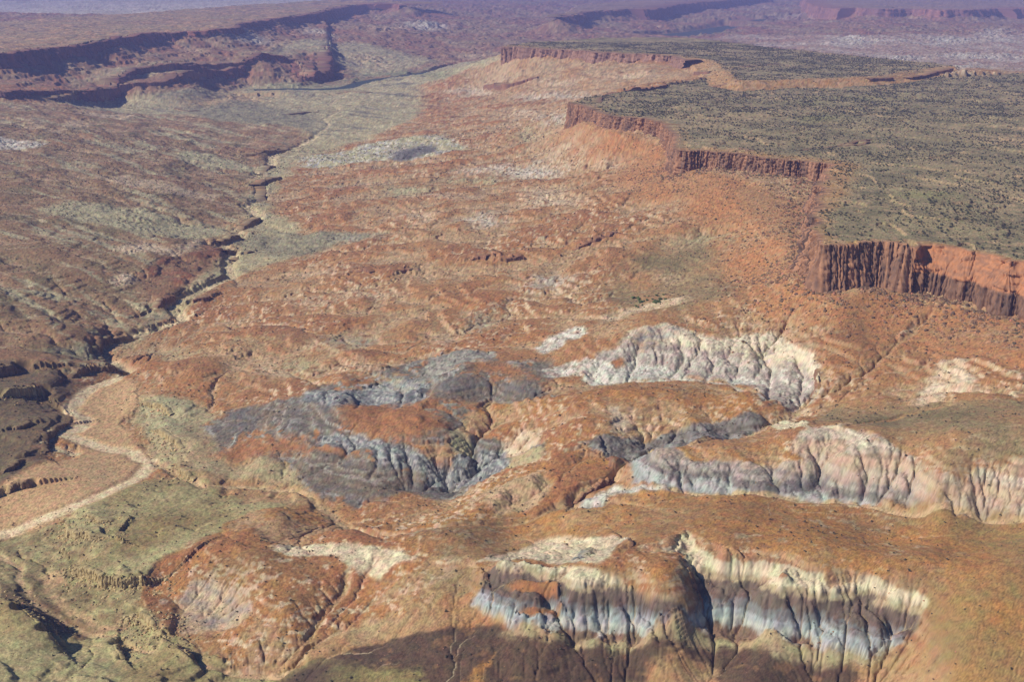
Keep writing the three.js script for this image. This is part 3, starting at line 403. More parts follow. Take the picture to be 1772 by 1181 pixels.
const BAD = new Float32Array(N), BADS = new Set(['whitescarp', 'scarpc', 'scarpa', 'greyscarp', 'bluegrey', 'greypale', 'pinkpale', 'tanpink', 'pinkgrey', 'whitebad', 'greymid']);
const STEP = new Float32Array(N).fill(5), STEPS = new Float32Array(N).fill(0.5);
const TERR = { hillred: [4, 0.35], red: [5, 0.85], red2: [4.5, 0.6], redolive: [5, 0.3], brown: [4.5, 0.45], brown2: [5, 0.7], darkolive: [4, 0.6], sage: [3, 0.7], sagedark: [3, 0.7], sagepale: [3, 0.7], ledge: [3.5, 0.8], ledgedark: [3.5, 0.6], tan: [2.5, 0.6], greymottle: [4, 0.9], bluegrey: [4, 0.8], greypale: [4, 0.8], greybrown: [4, 0.5], whitescarp: [4.5, 0.35], scarpc: [5, 0.35], scarpa: [6, 0.3], greyscarp: [4, 0.5], farred: [13, 0.85], farpale: [8, 0.8], talusfar: [9, 0.4], bench: [4, 0.15], talus: [8, 0.12], sand: [3, 0], sandtan: [3, 0], darkfoot: [5, 0.3], benchgreen: [4, 0.1], redcap: [4, 0.4], plain: [10, 0.3] };
const FORMS = ['desert_ground'], layers = [];
function cover(inside, dist, bb, soft, rock, k, form, tops, broken) {
  const idx = [], wt = [], id = form ? (FORMS.includes(form) ? FORMS.indexOf(form) : FORMS.push(form) - 1) : 0;
  visit(bb[0] - 60, bb[1] + 60, bb[2] - 80, bb[3] + 80, (n) => {
    const o = ON[n]; if (!tops && (o === 1 || o === 2 || o === 3 || o > 4)) return;
    const x = PX[n] + WX[n], d = PD[n] + WD[n], s = soft * 0.0045 * PD[n];
    if (x < bb[0] - s || x > bb[1] + s || d < bb[2] - s || d > bb[3] + s) return;
    const q = dist(x, d), sd = inside(x, d) ? q : -q;
    const w = sstep(-s, s, sd); if (w <= 0) return;
    idx.push(n); wt.push(w);
    if (k !== null) { KE[n] = mix(KE[n], k, w); if (TERR[rock]) { STEP[n] = w > 0.5 ? TERR[rock][0] : STEP[n]; STEPS[n] = mix(STEPS[n], TERR[rock][1], w); } BAD[n] = mix(BAD[n], BADS.has(rock) ? (rock === 'scarpa' ? 1 : 0.8) : 0, w); }
    if (id && w > 0.5) FORM[n] = id;
  });
  layers.push({ idx, wt, rock, broken });
}
for (const t of TRACTS) { const g = polygon(t.p.map(([x, y]) => ground(x, y))); cover(g.inside, g.dist, [g.x0, g.x1, g.d0, g.d1], t.s, t.m, t.k, t.o, false); }
for (const [px, py, rx, ry, m] of SPOTS) {
  const pts = []; for (let a = 0; a < 12; a++) { const t = a / 12 * 6.2832, r = 0.7 + 0.9 * rand2(px + a, py); pts.push(ground(px + Math.cos(t) * rx * r + (rand2(py, a) - 0.5) * rx * 0.5, py + Math.sin(t) * ry * r)); }
  const g = polygon(pts), top = /^top/.test(m);
  cover(g.inside, g.dist, [g.x0, g.x1, g.d0, g.d1], 5, m, top ? null : 0.6, 0, top, true);
}
const LN = LINES.map((l) => {
  const w = []; const g = l.p.map(([x, y]) => ground(x, y));
  for (let i = 0; i + 1 < g.length; i++) { const L = Math.hypot(g[i + 1][0] - g[i][0], g[i + 1][1] - g[i][1]), n = Math.max(1, Math.round(L / 14)); for (let k = 0; k < n; k++) { const x = mix(g[i][0], g[i + 1][0], k / n), d = mix(g[i][1], g[i + 1][1], k / n); w.push([x + 7 * fbm(x / 30, d / 30, 2), d + 7 * fbm(x / 30 + 9, d / 30, 2)]); } }
  w.push(g[g.length - 1]);
  return { ...l, X: Float64Array.from(w, (q) => q[0]), Z: Float64Array.from(w, (q) => q[1]), n: w.length };
});
const lineAt = (l, f) => { // visit the points near a line piece by piece
  for (let i = 0; i + 1 < l.n; i++) {
    const x0 = Math.min(l.X[i], l.X[i + 1]), x1 = Math.max(l.X[i], l.X[i + 1]), d0 = Math.min(l.Z[i], l.Z[i + 1]), d1 = Math.max(l.Z[i], l.Z[i + 1]), r = l.w * 4 + 0.004 * d1;
    const A = l.X.subarray(i, i + 2), B = l.Z.subarray(i, i + 2);
    visit(x0 - r, x1 + r, d0 - r, d1 + r, (n) => f(n, lineDist(A, B, 2, false, PX[n], PD[n])));
  }
};

// ---------------------------------------------------------------- ledges and cut banks: line in pixels, height in metres, the way the face looks (in the picture), run of the bench behind, rock
const LEDGES = [
  [[[447, 298], [458, 292], [469, 286]], 7, [1, 0.5], 30, 'tan'], [[[444, 322], [462, 312], [484, 305]], 7, [1, 0.6], 30, 'tan'], [[[449, 322], [451, 332], [453, 344]], 5, [1, 0], 30, 'tan'],
  [[[440, 266], [470, 262], [508, 256]], 7, [0.2, 1], 40, 'tan'], [[[406, 261], [430, 268], [454, 270]], 9, [0.2, 1], 40, 'tan'], [[[404, 397], [425, 388], [450, 376]], 6, [0.6, 1], 30, 'tan'],
  [[[379, 420], [400, 413], [420, 409]], 7, [0.6, 1], 30, 'tan'], [[[389, 437], [402, 433], [415, 428]], 6, [0.6, 1], 25, 'tan'], [[[403, 447], [420, 442], [435, 438]], 6, [0.6, 1], 25, 'tan'],
  [[[267, 534], [280, 524], [301, 514]], 9, [0.6, 1], 25, 'redrock'], [[[332, 526], [345, 524], [362, 519]], 7, [0.5, 1], 20, 'redrock'], [[[273, 568], [298, 564], [323, 555]], 6, [0.5, 1], 20, 'tan'],
  [[[164, 600], [174, 592], [186, 586]], 9, [0.8, 1], 16, 'tan'], [[[186, 587], [215, 583], [250, 580]], 5, [0.3, 1], 16, 'tan'], [[[166, 604], [170, 612], [178, 620]], 4, [1, 0.1], 16, 'tan'],
  [[[118, 660], [135, 652], [159, 645], [190, 642], [222, 635]], 9, [0.3, 1], 18, 'tan'], [[[-60, 650], [0, 650], [25, 649], [45, 646]], 13, [0.4, 1], 30, 'tan'], [[[0, 690], [20, 686], [45, 684], [72, 684], [80, 688]], 11, [0.1, 1], 12, 'yellowrock'],
  [[[22, 747], [40, 744], [57, 739]], 5, [0.2, 1], 14, 'tan'], [[[78, 786], [77, 772], [81, 758], [92, 746], [115, 733]], 6, [1, 0.2], 16, 'tan'], [[[10, 856], [30, 846], [61, 841]], 7, [0.3, 1], 14, 'tan'], [[[0, 822], [20, 815], [40, 800]], 5, [0.5, 1], 14, 'tan'],
  [[[117, 902], [119, 912], [124, 922], [136, 929], [149, 933], [170, 940], [190, 940], [203, 928]], 6, [-0.2, 1], 22, 'yellowrock'],
  [[[127, 980], [136, 990], [152, 998], [170, 1005], [190, 1011], [205, 1015], [223, 1016], [238, 1013], [251, 1012], [275, 1003], [296, 993]], 9, [-0.1, 1], 20, 'yellowrock'],
  [[[150, 893], [160, 900], [178, 908], [205, 908]], 3, [-0.2, 1], 12, 'yellowrock'],
  [[[308, 801], [312, 811], [319, 819], [339, 829]], 5, [-0.6, 1], 16, 'yellowrock'], [[[251, 694], [262, 700], [281, 706], [299, 718]], 5, [-0.5, 1], 16, 'yellowrock'], [[[266, 744], [280, 752], [295, 762], [307, 770], [318, 780]], 5, [-0.5, 1], 16, 'yellowrock'],
  [[[0, 1048], [20, 1054], [47, 1063]], 7, [0.5, -1], 14, 'yellowrock'], [[[41, 1075], [52, 1084], [66, 1095], [84, 1106]], 10, [1, -0.6], 16, 'yellowrock'], [[[318, 1124], [326, 1132], [336, 1141]], 5, [0.7, 0.4], 12, 'tan'],
  [[[236, 1064], [246, 1068], [258, 1075], [270, 1090]], 4, [-0.7, 1], 14, 'yellowrock'], [[[200, 1118], [206, 1130], [214, 1140]], 4, [1, 0.4], 12, 'yellowrock'],
  [[[985, 434], [1010, 424], [1036, 415], [1060, 407], [1078, 399]], 7, [0.1, 1], 40, 'redrock'], [[[812, 452], [830, 449], [845, 450]], 6, [0.1, 1], 30, 'redrock'], [[[872, 452], [890, 448], [906, 444]], 6, [0.1, 1], 30, 'redrock'], [[[612, 474], [630, 468], [645, 473]], 6, [0.2, 1], 24, 'redrock'], [[[690, 470], [700, 464], [712, 466]], 5, [0.2, 1], 24, 'redrock'],
  [[[1284, 258], [1296, 261], [1306, 262]], 3, [0, 1], 14, 'redrock'], [[[1380, 262], [1400, 257], [1425, 254], [1450, 250], [1478, 244], [1506, 239]], 4, [0, 1], 22, 'redrock'], [[[1460, 251], [1482, 247], [1500, 243]], 3, [0, 1], 16, 'redrock'], [[[1206, 131], [1225, 127], [1256, 118], [1300, 114], [1342, 110]], 6, [0, 1], 40, 'redrock'], [[[1233, 149], [1260, 143], [1297, 137]], 5, [0, 1], 30, 'redrock'], [[[1500, 139], [1520, 138], [1540, 137]], 6, [0, 1], 30, 'redrock'], [[[1568, 137], [1590, 133], [1610, 127], [1640, 121]], 8, [0, 1], 30, 'redrock'], [[[1030, 177], [1040, 168], [1066, 161], [1094, 157], [1146, 150]], 8, [0, 1], 40, 'redrock'],
  [[[247, 128], [300, 121], [350, 114], [420, 108]], 12, [0.1, 1], 60, 'redrock'], [[[110, 170], [150, 164], [200, 159], [280, 146], [350, 129]], 12, [0.1, 1], 50, 'redrock'], [[[90, 176], [130, 171], [170, 165], [199, 160]], 14, [0.1, 1], 60, 'tan'], [[[530, 158], [560, 150], [600, 148]], 5, [0, 1], 50, 'tan'], [[[310, 188], [330, 192], [342, 191]], 6, [0, 1], 50, 'tan'], [[[555, 165], [590, 161], [640, 160]], 5, [0, 1], 60, 'tan'], [[[493, 199], [520, 197], [545, 194]], 5, [0, 1], 50, 'tan'],
  [[[845, 151], [880, 149], [930, 135]], 8, [0, 1], 40, 'redrock'], [[[1050, 795], [1060, 806], [1062, 818]], 5, [-1, 0.3], 8, 'redrock'], [[[995, 868], [1005, 858], [1040, 838], [1062, 826]], 5, [0.5, 1], 10, 'redrock'],
  [[[1415, 640], [1414, 655], [1416, 668], [1404, 682]], 5, [-1, 0.2], 10, 'redrock'], [[[1186, 983], [1200, 1006], [1210, 1034], [1224, 1052]], 4, [1, -0.2], 9, 'redrock'], [[[1078, 931], [1088, 940], [1092, 950]], 4, [1, 0.2], 9, 'redrock'], [[[840, 988], [842, 998], [848, 1006]], 3, [1, 0], 9, 'redrock'],
];
const LG = LEDGES.map(([p, h, face, run, rock], li) => {
  const g = p.map(([x, y]) => ground(x, y)), w = [], md = g[0][1], st = Math.max(1.5, md * 0.0022);
  for (let i = 0; i + 1 < g.length; i++) { const L = Math.hypot(g[i + 1][0] - g[i][0], g[i + 1][1] - g[i][1]), n = Math.max(1, Math.round(L / st)); for (let k = 0; k < n; k++) { const x = mix(g[i][0], g[i + 1][0], k / n), d = mix(g[i][1], g[i + 1][1], k / n), r = st * 1.4; w.push([x + r * fbm(x / (r * 4), d / (r * 4) + li, 2), d + r * fbm(x / (r * 4) + 9, d / (r * 4), 2)]); } }
  w.push(g[g.length - 1]);
  const X = Float64Array.from(w, (q) => q[0]), Z = Float64Array.from(w, (q) => q[1]);
  const tx = X[X.length - 1] - X[0], tz = Z[Z.length - 1] - Z[0];
  const sign = Math.sign(tz * face[0] - tx * -face[1]) || 1; // which side of the line the face looks to
  let len = 0; for (let i = 0; i + 1 < w.length; i++) len += Math.hypot(X[i + 1] - X[i], Z[i + 1] - Z[i]);
  return { w, X, Z, n: w.length, len, h, run: Math.max(run * 2, h * 8), rock, sign };
});
for (const l of LG) {
  const x0 = Math.min(...l.X), x1 = Math.max(...l.X), d0 = Math.min(...l.Z), d1 = Math.max(...l.Z), r = l.run * 1.1;
  const mx = l.n;
  visit(x0 - r, x1 + r, d0 - r, d1 + r, (n) => {
    const x = PX[n], d = PD[n]; let b = 1e18, bi = 0, bt = 0, side = 1;
    for (let i = 0; i + 1 < mx; i++) {
      const ex = l.X[i + 1] - l.X[i], ez = l.Z[i + 1] - l.Z[i], wx = x - l.X[i], wz = d - l.Z[i], t = clamp((wx * ex + wz * ez) / (ex * ex + ez * ez + 1e-9)), a = wx - t * ex, c = wz - t * ez, q = a * a + c * c;
      if (q < b) { b = q; bi = i; bt = t; side = Math.sign(ez * wx - ex * wz); }
    }
    const q = Math.sqrt(b), L = l.len, end = sstep(0, 0.22 * L, Math.hypot(x - l.X[0], d - l.Z[0]) - 0.02 * L) * sstep(0, 0.22 * L, Math.hypot(x - l.X[mx - 1], d - l.Z[mx - 1]) - 0.02 * L);
    if (side !== l.sign && q < l.run) { const v = 1 - q / l.run; H[n] += l.h * end * v * v * (1.4 - 0.4 * v); KE[n] *= 0.4 + 0.6 * Math.min(1, q / 12); }
  });
}

// ---------------------------------------------------------------- relief: hummocks, then running water
const FR_ = rimL.filter((q) => q[0] > 400 && q[1] < 1250), FRX = Float64Array.from(FR_, (q) => q[0]), FRZ = Float64Array.from(FR_, (q) => q[1]);
for (let k = 0; k < N; k++) {
  const x = PX[k], d = PD[k], e = KE[k], f = 1 + sstep(1500, 6000, d) * 1.6;
  if (ON[k] === 1) { H[k] = topL(x, d); if (x > 424 && d < 1180) { const q = lineDist(FRX, FRZ, FRX.length, false, x, d); H[k] -= 32 * sstep(25, 20.5, q) * sstep(428, 440, x); } continue; }
  if (ON[k] === 2) { const s = lineDist(SX, SZ, SX.length, false, x, d); H[k] = mix(topL(x, d), topU(x, d), sstep(0, 75, s)); continue; }
  if (ON[k] === 3) { H[k] = topC(x, d); continue; }
  if (ON[k] === 5) { H[k] = H1 + 14 * fbm(x / 200, d / 200, 3); continue; }
  if (ON[k] === 6) { H[k] = H2 + 8 * fbm(x / 250, d / 250, 3); continue; }
  if (ON[k] === 4) H[k] += taperT(x, d);
  if ((!ON[k] || ON[k] === 4) && d > 5000 && H[k] > 120) H[k] = 150 - 30 * Math.exp(-(H[k] - 120) / 30);
  if (!ON[k] && x > 0 && d < 2560) { const lim = d < 1250 ? 126 : d < 1480 ? 129 : d < 1700 ? mix(129, 146, (d - 1480) / 220) : 146; if (H[k] > lim - 8) H[k] = lim - 8 * Math.exp(-(H[k] - lim + 8) / 8); }
  const hum = e < 0.1 ? e * 2 : Math.min(1, 0.25 + e);
  const bad = BAD[k], wl = bad > 0.9 ? 42 : 32, wx = x + 9 * fbm(x / 30, d / 30, 2), wd = d + 9 * fbm(x / 30 + 8, d / 30, 2);
  H[k] += hum * f * (12 * fbm(x / 95 + 3, d / 95, 3) + (2 + 9 * sstep(-0.25, 0.3, fbm(x / 210 + 60, d / 210, 2))) * (Math.abs(noise(wx / 52, wd / 44)) - 0.3) + 1.2 * fbm(x / 17, d / 17, 3) + 0.5 * noise(x / 5, d / 5));
  if (bad > 0) H[k] += bad * f * ((bad > 0.9 ? 12 : 6) * (Math.abs(noise(wx / wl + 50, wd / 38)) - 0.28) + 3.4 * (Math.abs(noise(wx / 10, wd / 16 + 30)) - 0.28) + 1.5 * (Math.abs(noise(wx / 4.6, wd / 8 + 70)) - 0.28) + 0.9 * fbm(x / 3.2, d / 3.2, 2));
  if (d > 5200) H[k] += 26 * fbm(x / 420, d / 420 + 4, 4) * sstep(5200, 8000, d) * (d > 11000 ? sstep(30000, 11000, d) : 1);
}
for (const l of LN) { const cut = new Map(); lineAt(l, (n, q) => { const w = l.w + 0.0012 * PD[n], v = sstep(w * 1.7, w * 0.75, q); if (v > (cut.get(n) || 0)) cut.set(n, v); if (q < w * 3) KE[n] = Math.min(KE[n], 0.3); }); for (const [n, v] of cut) H[n] -= l.e * v; }

// talus banked against the far cliffs: how much bare wall stands above it, along each rim [pixel column, metres]
for (const [rim, h, bare, top] of [
  [rimC, HC, [[-220, 34], [0, 34], [150, 28], [172, 12], [230, 16], [330, 12], [360, 5], [400, 4], [475, 3], [508, 20], [530, 70], [590, 72], [612, 30], [650, 22], [690, 5]], topC],
  [rimT, 92, [[-120, 10], [0, 10], [70, 5], [110, 6], [200, 10], [250, 12], [300, 20], [340, 9], [370, 8], [395, 26], [415, 24], [430, 8], [480, 12], [500, 34], [515, 40], [550, 36], [558, 22], [575, 5]], (x, d) => sample(H0, x, d) + taperT(x, d)],
  [rim1, H1, [[966, 14], [979, 36], [1006, 50], [1020, 16], [1060, 12], [1094, 26], [1140, 30], [1186, 55], [1300, 60]], () => H1],
  [rim2, H2, [[1425, 10], [1433, 26], [1511, 34], [1568, 30], [1660, 34], [1772, 24]], () => H2]]) {
  const bareAt = rim.map(([x, d]) => { const px = PW / 2 + FOCAL * x / (d * CP + (EYE - h) * SP); let i = 0; while (i + 2 < bare.length && px > bare[i + 1][0]) i++; return mix(bare[i][1], bare[i + 1][1], clamp((px - bare[i][0]) / (bare[i + 1][0] - bare[i][0]))); });
  const seen = new Map();
  rim.forEach(([x, d], i) => visit(x - 300, x + 300, d - 300, d + 300, (n) => { if (ON[n] && ON[n] !== 4) return; if (rim === rimT && ON[n] === 4) return; const q = (PX[n] - x) ** 2 + (PD[n] - d) ** 2, s = seen.get(n); if (q < 90000 && (!s || q < s[0])) seen.set(n, [q, i]); }));
  for (const [n, [q, i]] of seen) { const r = Math.sqrt(q), [x, d] = rim[i]; H[n] = Math.max(H[n], top(x, d) - bareAt[i] * (1 + 0.5 * fbm(x / 150, d / 150, 2)) - r * (0.42 + 0.1 * noise(PX[n] / 60, PD[n] / 60))); }
}
function flow(h, nx, nz, px, pd, fixed, out) { // order of flooding and where each point drains to
  const n = nx * nz, f = new Float32Array(n), rec = new Int32Array(n), order = new Int32Array(n), seen = new Uint8Array(n);
  const hk = new Float32Array(n + 4), hi = new Int32Array(n + 4); let size = 0, cnt = 0;
  const push = (k, i) => { let c = size++; while (c > 0) { const p = (c - 1) >> 1; if (hk[p] <= k) break; hk[c] = hk[p]; hi[c] = hi[p]; c = p; } hk[c] = k; hi[c] = i; };
  const pop = () => { const r = hi[0], k = hk[--size], i = hi[size]; let c = 0; for (;;) { let m = 2 * c + 1; if (m >= size) break; if (m + 1 < size && hk[m + 1] < hk[m]) m++; if (hk[m] >= k) break; hk[c] = hk[m]; hi[c] = hi[m]; c = m; } hk[c] = k; hi[c] = i; return r; };
  for (let i = 0; i < nx; i++) for (const j of [0, nz - 1]) { const k = j * nx + i; if (!seen[k]) { seen[k] = 1; f[k] = h[k]; rec[k] = k; push(f[k], k); } }
  for (let j = 0; j < nz; j++) for (const i of [0, nx - 1]) { const k = j * nx + i; if (!seen[k]) { seen[k] = 1; f[k] = h[k]; rec[k] = k; push(f[k], k); } }
  while (size) {
    const k = pop(); order[cnt++] = k; const i = k % nx, j = (k - i) / nx;
    for (let b = -1; b <= 1; b++) for (let a = -1; a <= 1; a++) {
      if (!a && !b) continue; const ii = i + a, jj = j + b; if (ii < 0 || jj < 0 || ii >= nx || jj >= nz) continue;
      const m = jj * nx + ii; if (seen[m]) continue; seen[m] = 1; f[m] = Math.max(h[m], f[k] + 1e-4); rec[m] = k; push(f[m], m);
    }
  }
  for (let q = 0; q < n; q++) {
    const k = order[q], i = k % nx, j = (k - i) / nx; if (rec[k] === k) continue; let best = 0, bi = rec[k];
    for (let b = -1; b <= 1; b++) for (let a = -1; a <= 1; a++) {
      if (!a && !b) continue; const ii = i + a, jj = j + b; if (ii < 0 || jj < 0 || ii >= nx || jj >= nz) continue;
      const m = jj * nx + ii, s = (f[k] - f[m]) / Math.hypot(px[k] - px[m], pd[k] - pd[m]) * (0.85 + 0.3 * rand2(k, m)); if (s > best) { best = s; bi = m; }
    }
    rec[k] = bi;
  }
  return { order, rec, f };
}
function drained(fl, nx, nz, px, pd) {
  const n = nx * nz, A = new Float32Array(n);
  for (let j = 0; j < nz; j++) { const j1 = Math.min(nz - 1, j + 1), j0 = Math.max(0, j - 1), dd = (pd[j1 * nx] - pd[j0 * nx]) / (j1 - j0), dx = px[j * nx + 1] - px[j * nx]; for (let i = 0; i < nx; i++) A[j * nx + i] = dd * dx; }
  // receivers always stand lower in the flooded surface, so going through the flood order backwards adds up the catchments
  for (let q = n - 1; q >= 0; q--) { const k = fl.order[q], r = fl.rec[k]; if (r !== k) A[r] += A[k]; }
  return A;
}
function erode(h, K, nx, nz, px, pd, iters, kdt, smooth) {
  let A;
  const t = new Float32Array(nx * nz);
  for (let it = 0; it < iters; it++) {
    const fl = flow(h, nx, nz, px, pd); A = drained(fl, nx, nz, px, pd);
    for (let q = 0; q < nx * nz; q++) {
      const k = fl.order[q], r = fl.rec[k]; if (r === k || h[k] <= h[r] || K[k] <= 0) continue;
      const c = kdt * K[k] * Math.pow(Math.min(A[k], 40000), 0.45) / Math.hypot(px[k] - px[r], pd[k] - pd[r]);
      h[k] = (h[k] + c * h[r]) / (1 + c);
    }
    for (let s = 0; s < smooth; s++) {
      t.set(h);
      for (let j = 1; j < nz - 1; j++) for (let i = 1; i < nx - 1; i++) { const k = j * nx + i; if (K[k] > 0) h[k] += 0.11 * Math.min(1, K[k] * 1.5) * (t[k - 1] + t[k + 1] + t[k - nx] + t[k + nx] - 4 * t[k]); }
    }
  }
  return A;
}
const JE = (() => { let j = rowOf(7200); return j - j % 2; })();
for (let k = 0; k < N; k++) { const o = ON[k]; if (o === 1 || o === 2 || o === 3 || o === 5 || o === 6) KE[k] = 0; }
{
  const nx = (NX + 1) / 2, nz = JE / 2 + 1, n = nx * nz, h = new Float32Array(n), h0 = new Float32Array(n), K = new Float32Array(n), px = new Float32Array(n), pd = new Float32Array(n);
  for (let j = 0; j < nz; j++) for (let i = 0; i < nx; i++) { const a = j * nx + i, b = 2 * j * NX + 2 * i; h[a] = h0[a] = H[b]; K[a] = KE[b]; px[a] = PX[b]; pd[a] = PD[b]; }
  erode(h, K, nx, nz, px, pd, 6, 0.12, 1);
  for (let a = 0; a < n; a++) h[a] -= h0[a];
  for (let j = 0; j <= JE; j++) {
    const j0 = j >> 1, j1 = Math.min(nz - 1, j0 + (j & 1));
    for (let i = 0; i < NX; i++) { const i0 = i >> 1, i1 = Math.min(nx - 1, i0 + (i & 1)); if (KE[j * NX + i] > 0) H[j * NX + i] += (h[j0 * nx + i0] + h[j0 * nx + i1] + h[j1 * nx + i0] + h[j1 * nx + i1]) / 4; }
  }
}
for (let k = 0; k < N; k++) { // harder beds stand out as small broken ledges
  const o = ON[k]; if (o && o !== 4) continue;
  const x = PX[k], d = PD[k], T = STEP[k], y = H[k] + 5 * fbm(x / 160 + 2, d / 160, 2) + 0.012 * x, u = y / T, f = Math.floor(u);
  H[k] += STEPS[k] * sstep(-0.3, 0.15, noise(x / 55 + 13, d / 55)) * (T * (f + sstep(0.36, 0.64, u - f)) - y);
}
for (const [p, depth] of GULLIES) {
  const g = p.map(([x, y]) => ground(x, y)), w = [], cut = new Map();
  for (let i = 0; i + 1 < g.length; i++) for (let k = 0; k < 5; k++) { const x = mix(g[i][0], g[i + 1][0], k / 5), d = mix(g[i][1], g[i + 1][1], k / 5); w.push([x + 2.5 * noise(x / 9, d / 9), d + 2.5 * noise(x / 9 + 9, d / 9)]); } w.push(g[g.length - 1]);
  const X = Float64Array.from(w, (q) => q[0]), Z = Float64Array.from(w, (q) => q[1]), r = 26;
  visit(Math.min(...X) - r, Math.max(...X) + r, Math.min(...Z) - r, Math.max(...Z) + r, (n) => {
    if (ON[n]) return; let b = 1e9, bu = 0; for (let i = 0; i + 1 < w.length; i++) { const ex = X[i + 1] - X[i], ez = Z[i + 1] - Z[i], wx = PX[n] - X[i], wz = PD[n] - Z[i], t = clamp((wx * ex + wz * ez) / (ex * ex + ez * ez + 1e-9)), q = Math.hypot(wx - t * ex, wz - t * ez); if (q < b) { b = q; bu = (i + t) / (w.length - 1); } }
    if (b > r) return; const s = depth * 0.11 + 0.5; H[n] -= depth * sstep(0, 0.3, bu) * (0.65 + 0.35 * (1 - bu)) * (0.75 * Math.exp(-b / (2.2 * s)) + 0.55 * Math.exp(-b / (8 * s)) - 0.12) * sstep(r, r * 0.6, b);
  });
}
const FLOW = new Float32Array(N);
{
  const nz = rowOf(3600), n = nz * NX, A = erode(H.subarray(0, n), KE, NX, nz, PX, PD, 3, 0.13, 0);
  for (let k = 0; k < n; k++) FLOW[k] = A[k];
}
// fine roughness
for (let k = 0; k < N; k++) {
  const x = PX[k], d = PD[k], o = ON[k], top = o === 1 || o === 2;
  H[k] += (top ? 0.5 : 0.25 + 0.5 * KE[k]) * fbm(x / 3.1, d / 3.1, 2) * Math.min(2.5, 0.7 + d / 2500);
  if (!top && d > 1500) H[k] += sstep(1500, 4000, d) * 3.5 * (0.3 + KE[k]) * fbm(x / 22, d / 22, 3);
}
// river reaches
const RIVERS = [
  { p: [[440, 156], [500, 154], [560, 155], [600, 152], [627, 143], [660, 137], [700, 132], [740, 126], [790, 117]], w: 30, y: -14 },
  { p: [[1120, 66], [1170, 61], [1215, 56], [1253, 49], [1300, 41]], w: 150, y: -16 },
  { p: [[1310, 36], [1350, 31], [1405, 26]], w: 70, y: 18 },
].map((r) => { const g = r.p.map(([x, y]) => at(x, y, r.y)), w = []; for (let i = 0; i + 1 < g.length; i++) for (let k = 0; k < 12; k++) w.push([mix(g[i][0], g[i + 1][0], k / 12), mix(g[i][1], g[i + 1][1], k / 12)]); w.push(g[g.length - 1]); return { ...r, g: w, X: Float64Array.from(w, (q) => q[0]), Z: Float64Array.from(w, (q) => q[1]) }; });
for (const r of RIVERS) {
  const e = r.w * 5;
  visit(Math.min(...r.X) - e, Math.max(...r.X) + e, Math.min(...r.Z) - e, Math.max(...r.Z) + e, (n) => { if (ON[n]) return; const q = lineDist(r.X, r.Z, r.X.length, false, PX[n], PD[n]); if (q < e) H[n] = mix(r.y - 4, Math.max(H[n], r.y + 1.5), sstep(r.w * 0.8, r.w * 1.25, q)); });
}

// ---------------------------------------------------------------- slope and normals over the whole net
const NRM = new Float32Array(3 * N), SLOPE = new Float32Array(N);
for (let j = 0; j < NZ; j++) for (let i = 0; i < NX; i++) {
  const k = j * NX + i, ia = j * NX + Math.max(0, i - 1), ib = j * NX + Math.min(NX - 1, i + 1), ja = Math.max(0, j - 1) * NX + i, jb = Math.min(NZ - 1, j + 1) * NX + i;
  const ax = PX[ib] - PX[ia], ah = H[ib] - H[ia], bx = PX[jb] - PX[ja], bd = PD[jb] - PD[ja], bh = H[jb] - H[ja];
  const gx = ah / ax, gd = (bh - gx * bx) / bd, l = 1 / Math.hypot(gx, 1, gd);
  NRM[3 * k] = -gx * l; NRM[3 * k + 1] = l; NRM[3 * k + 2] = gd * l; SLOPE[k] = Math.hypot(gx, gd);
}

// ---------------------------------------------------------------- what the ground is made of: colours of rock and soil, layer by layer
const RGB = new Float32Array(3 * N), REL = new Float32Array(N);
for (let k = 0; k < N; k++) REL[k] = H[k] - H0[k];
const S1 = new Float32Array(N), S2 = new Float32Array(N), S3 = new Float32Array(N);
const S4 = new Float32Array(N), S5 = new Float32Array(N), S6 = new Float32Array(N);
for (let k = 0; k < N; k++) {
  const x = PX[k], d = PD[k], g = Math.max(0, Math.log2(d / 1400)), g0 = Math.floor(g), u = g - g0, f = 2 ** g0;
  S1[k] = fbm(x / 80, d / 80 + 11, 3) * sstep(9000, 3000, d) + fbm(x / 420, d / 420 + 11, 3) * sstep(3000, 9000, d);
  const e = d + 1.5 * H[k];
  S2[k] = mix(fbm(x / (13 * f) + 31, e / (13 * f), 3), u ? fbm(x / (26 * f) + 31, e / (26 * f), 3) : 0, u);
  S4[k] = mix(fbm(x / (5 * f) + 71, e / (5 * f), 3), u ? fbm(x / (10 * f) + 71, e / (10 * f), 3) : 0, u);
  S5[k] = fbm(x / 190 + 3, d / 190, 2);
  S6[k] = fbm((0.93 * x - 0.37 * d) / (150 + 0.05 * d), (0.37 * x + 0.93 * d) / (9 + 0.006 * d), 3); // streaks along the beds
  S3[k] = rand2(k, 77) - 0.5 + 0.45 * S4[k] + 0.25 * noise(x / 1.7, e / 2.2);
}
const lerp3 = (a, b, t) => { t = clamp(t); return [mix(a[0], b[0], t), mix(a[1], b[1], t), mix(a[2], b[2], t)]; };
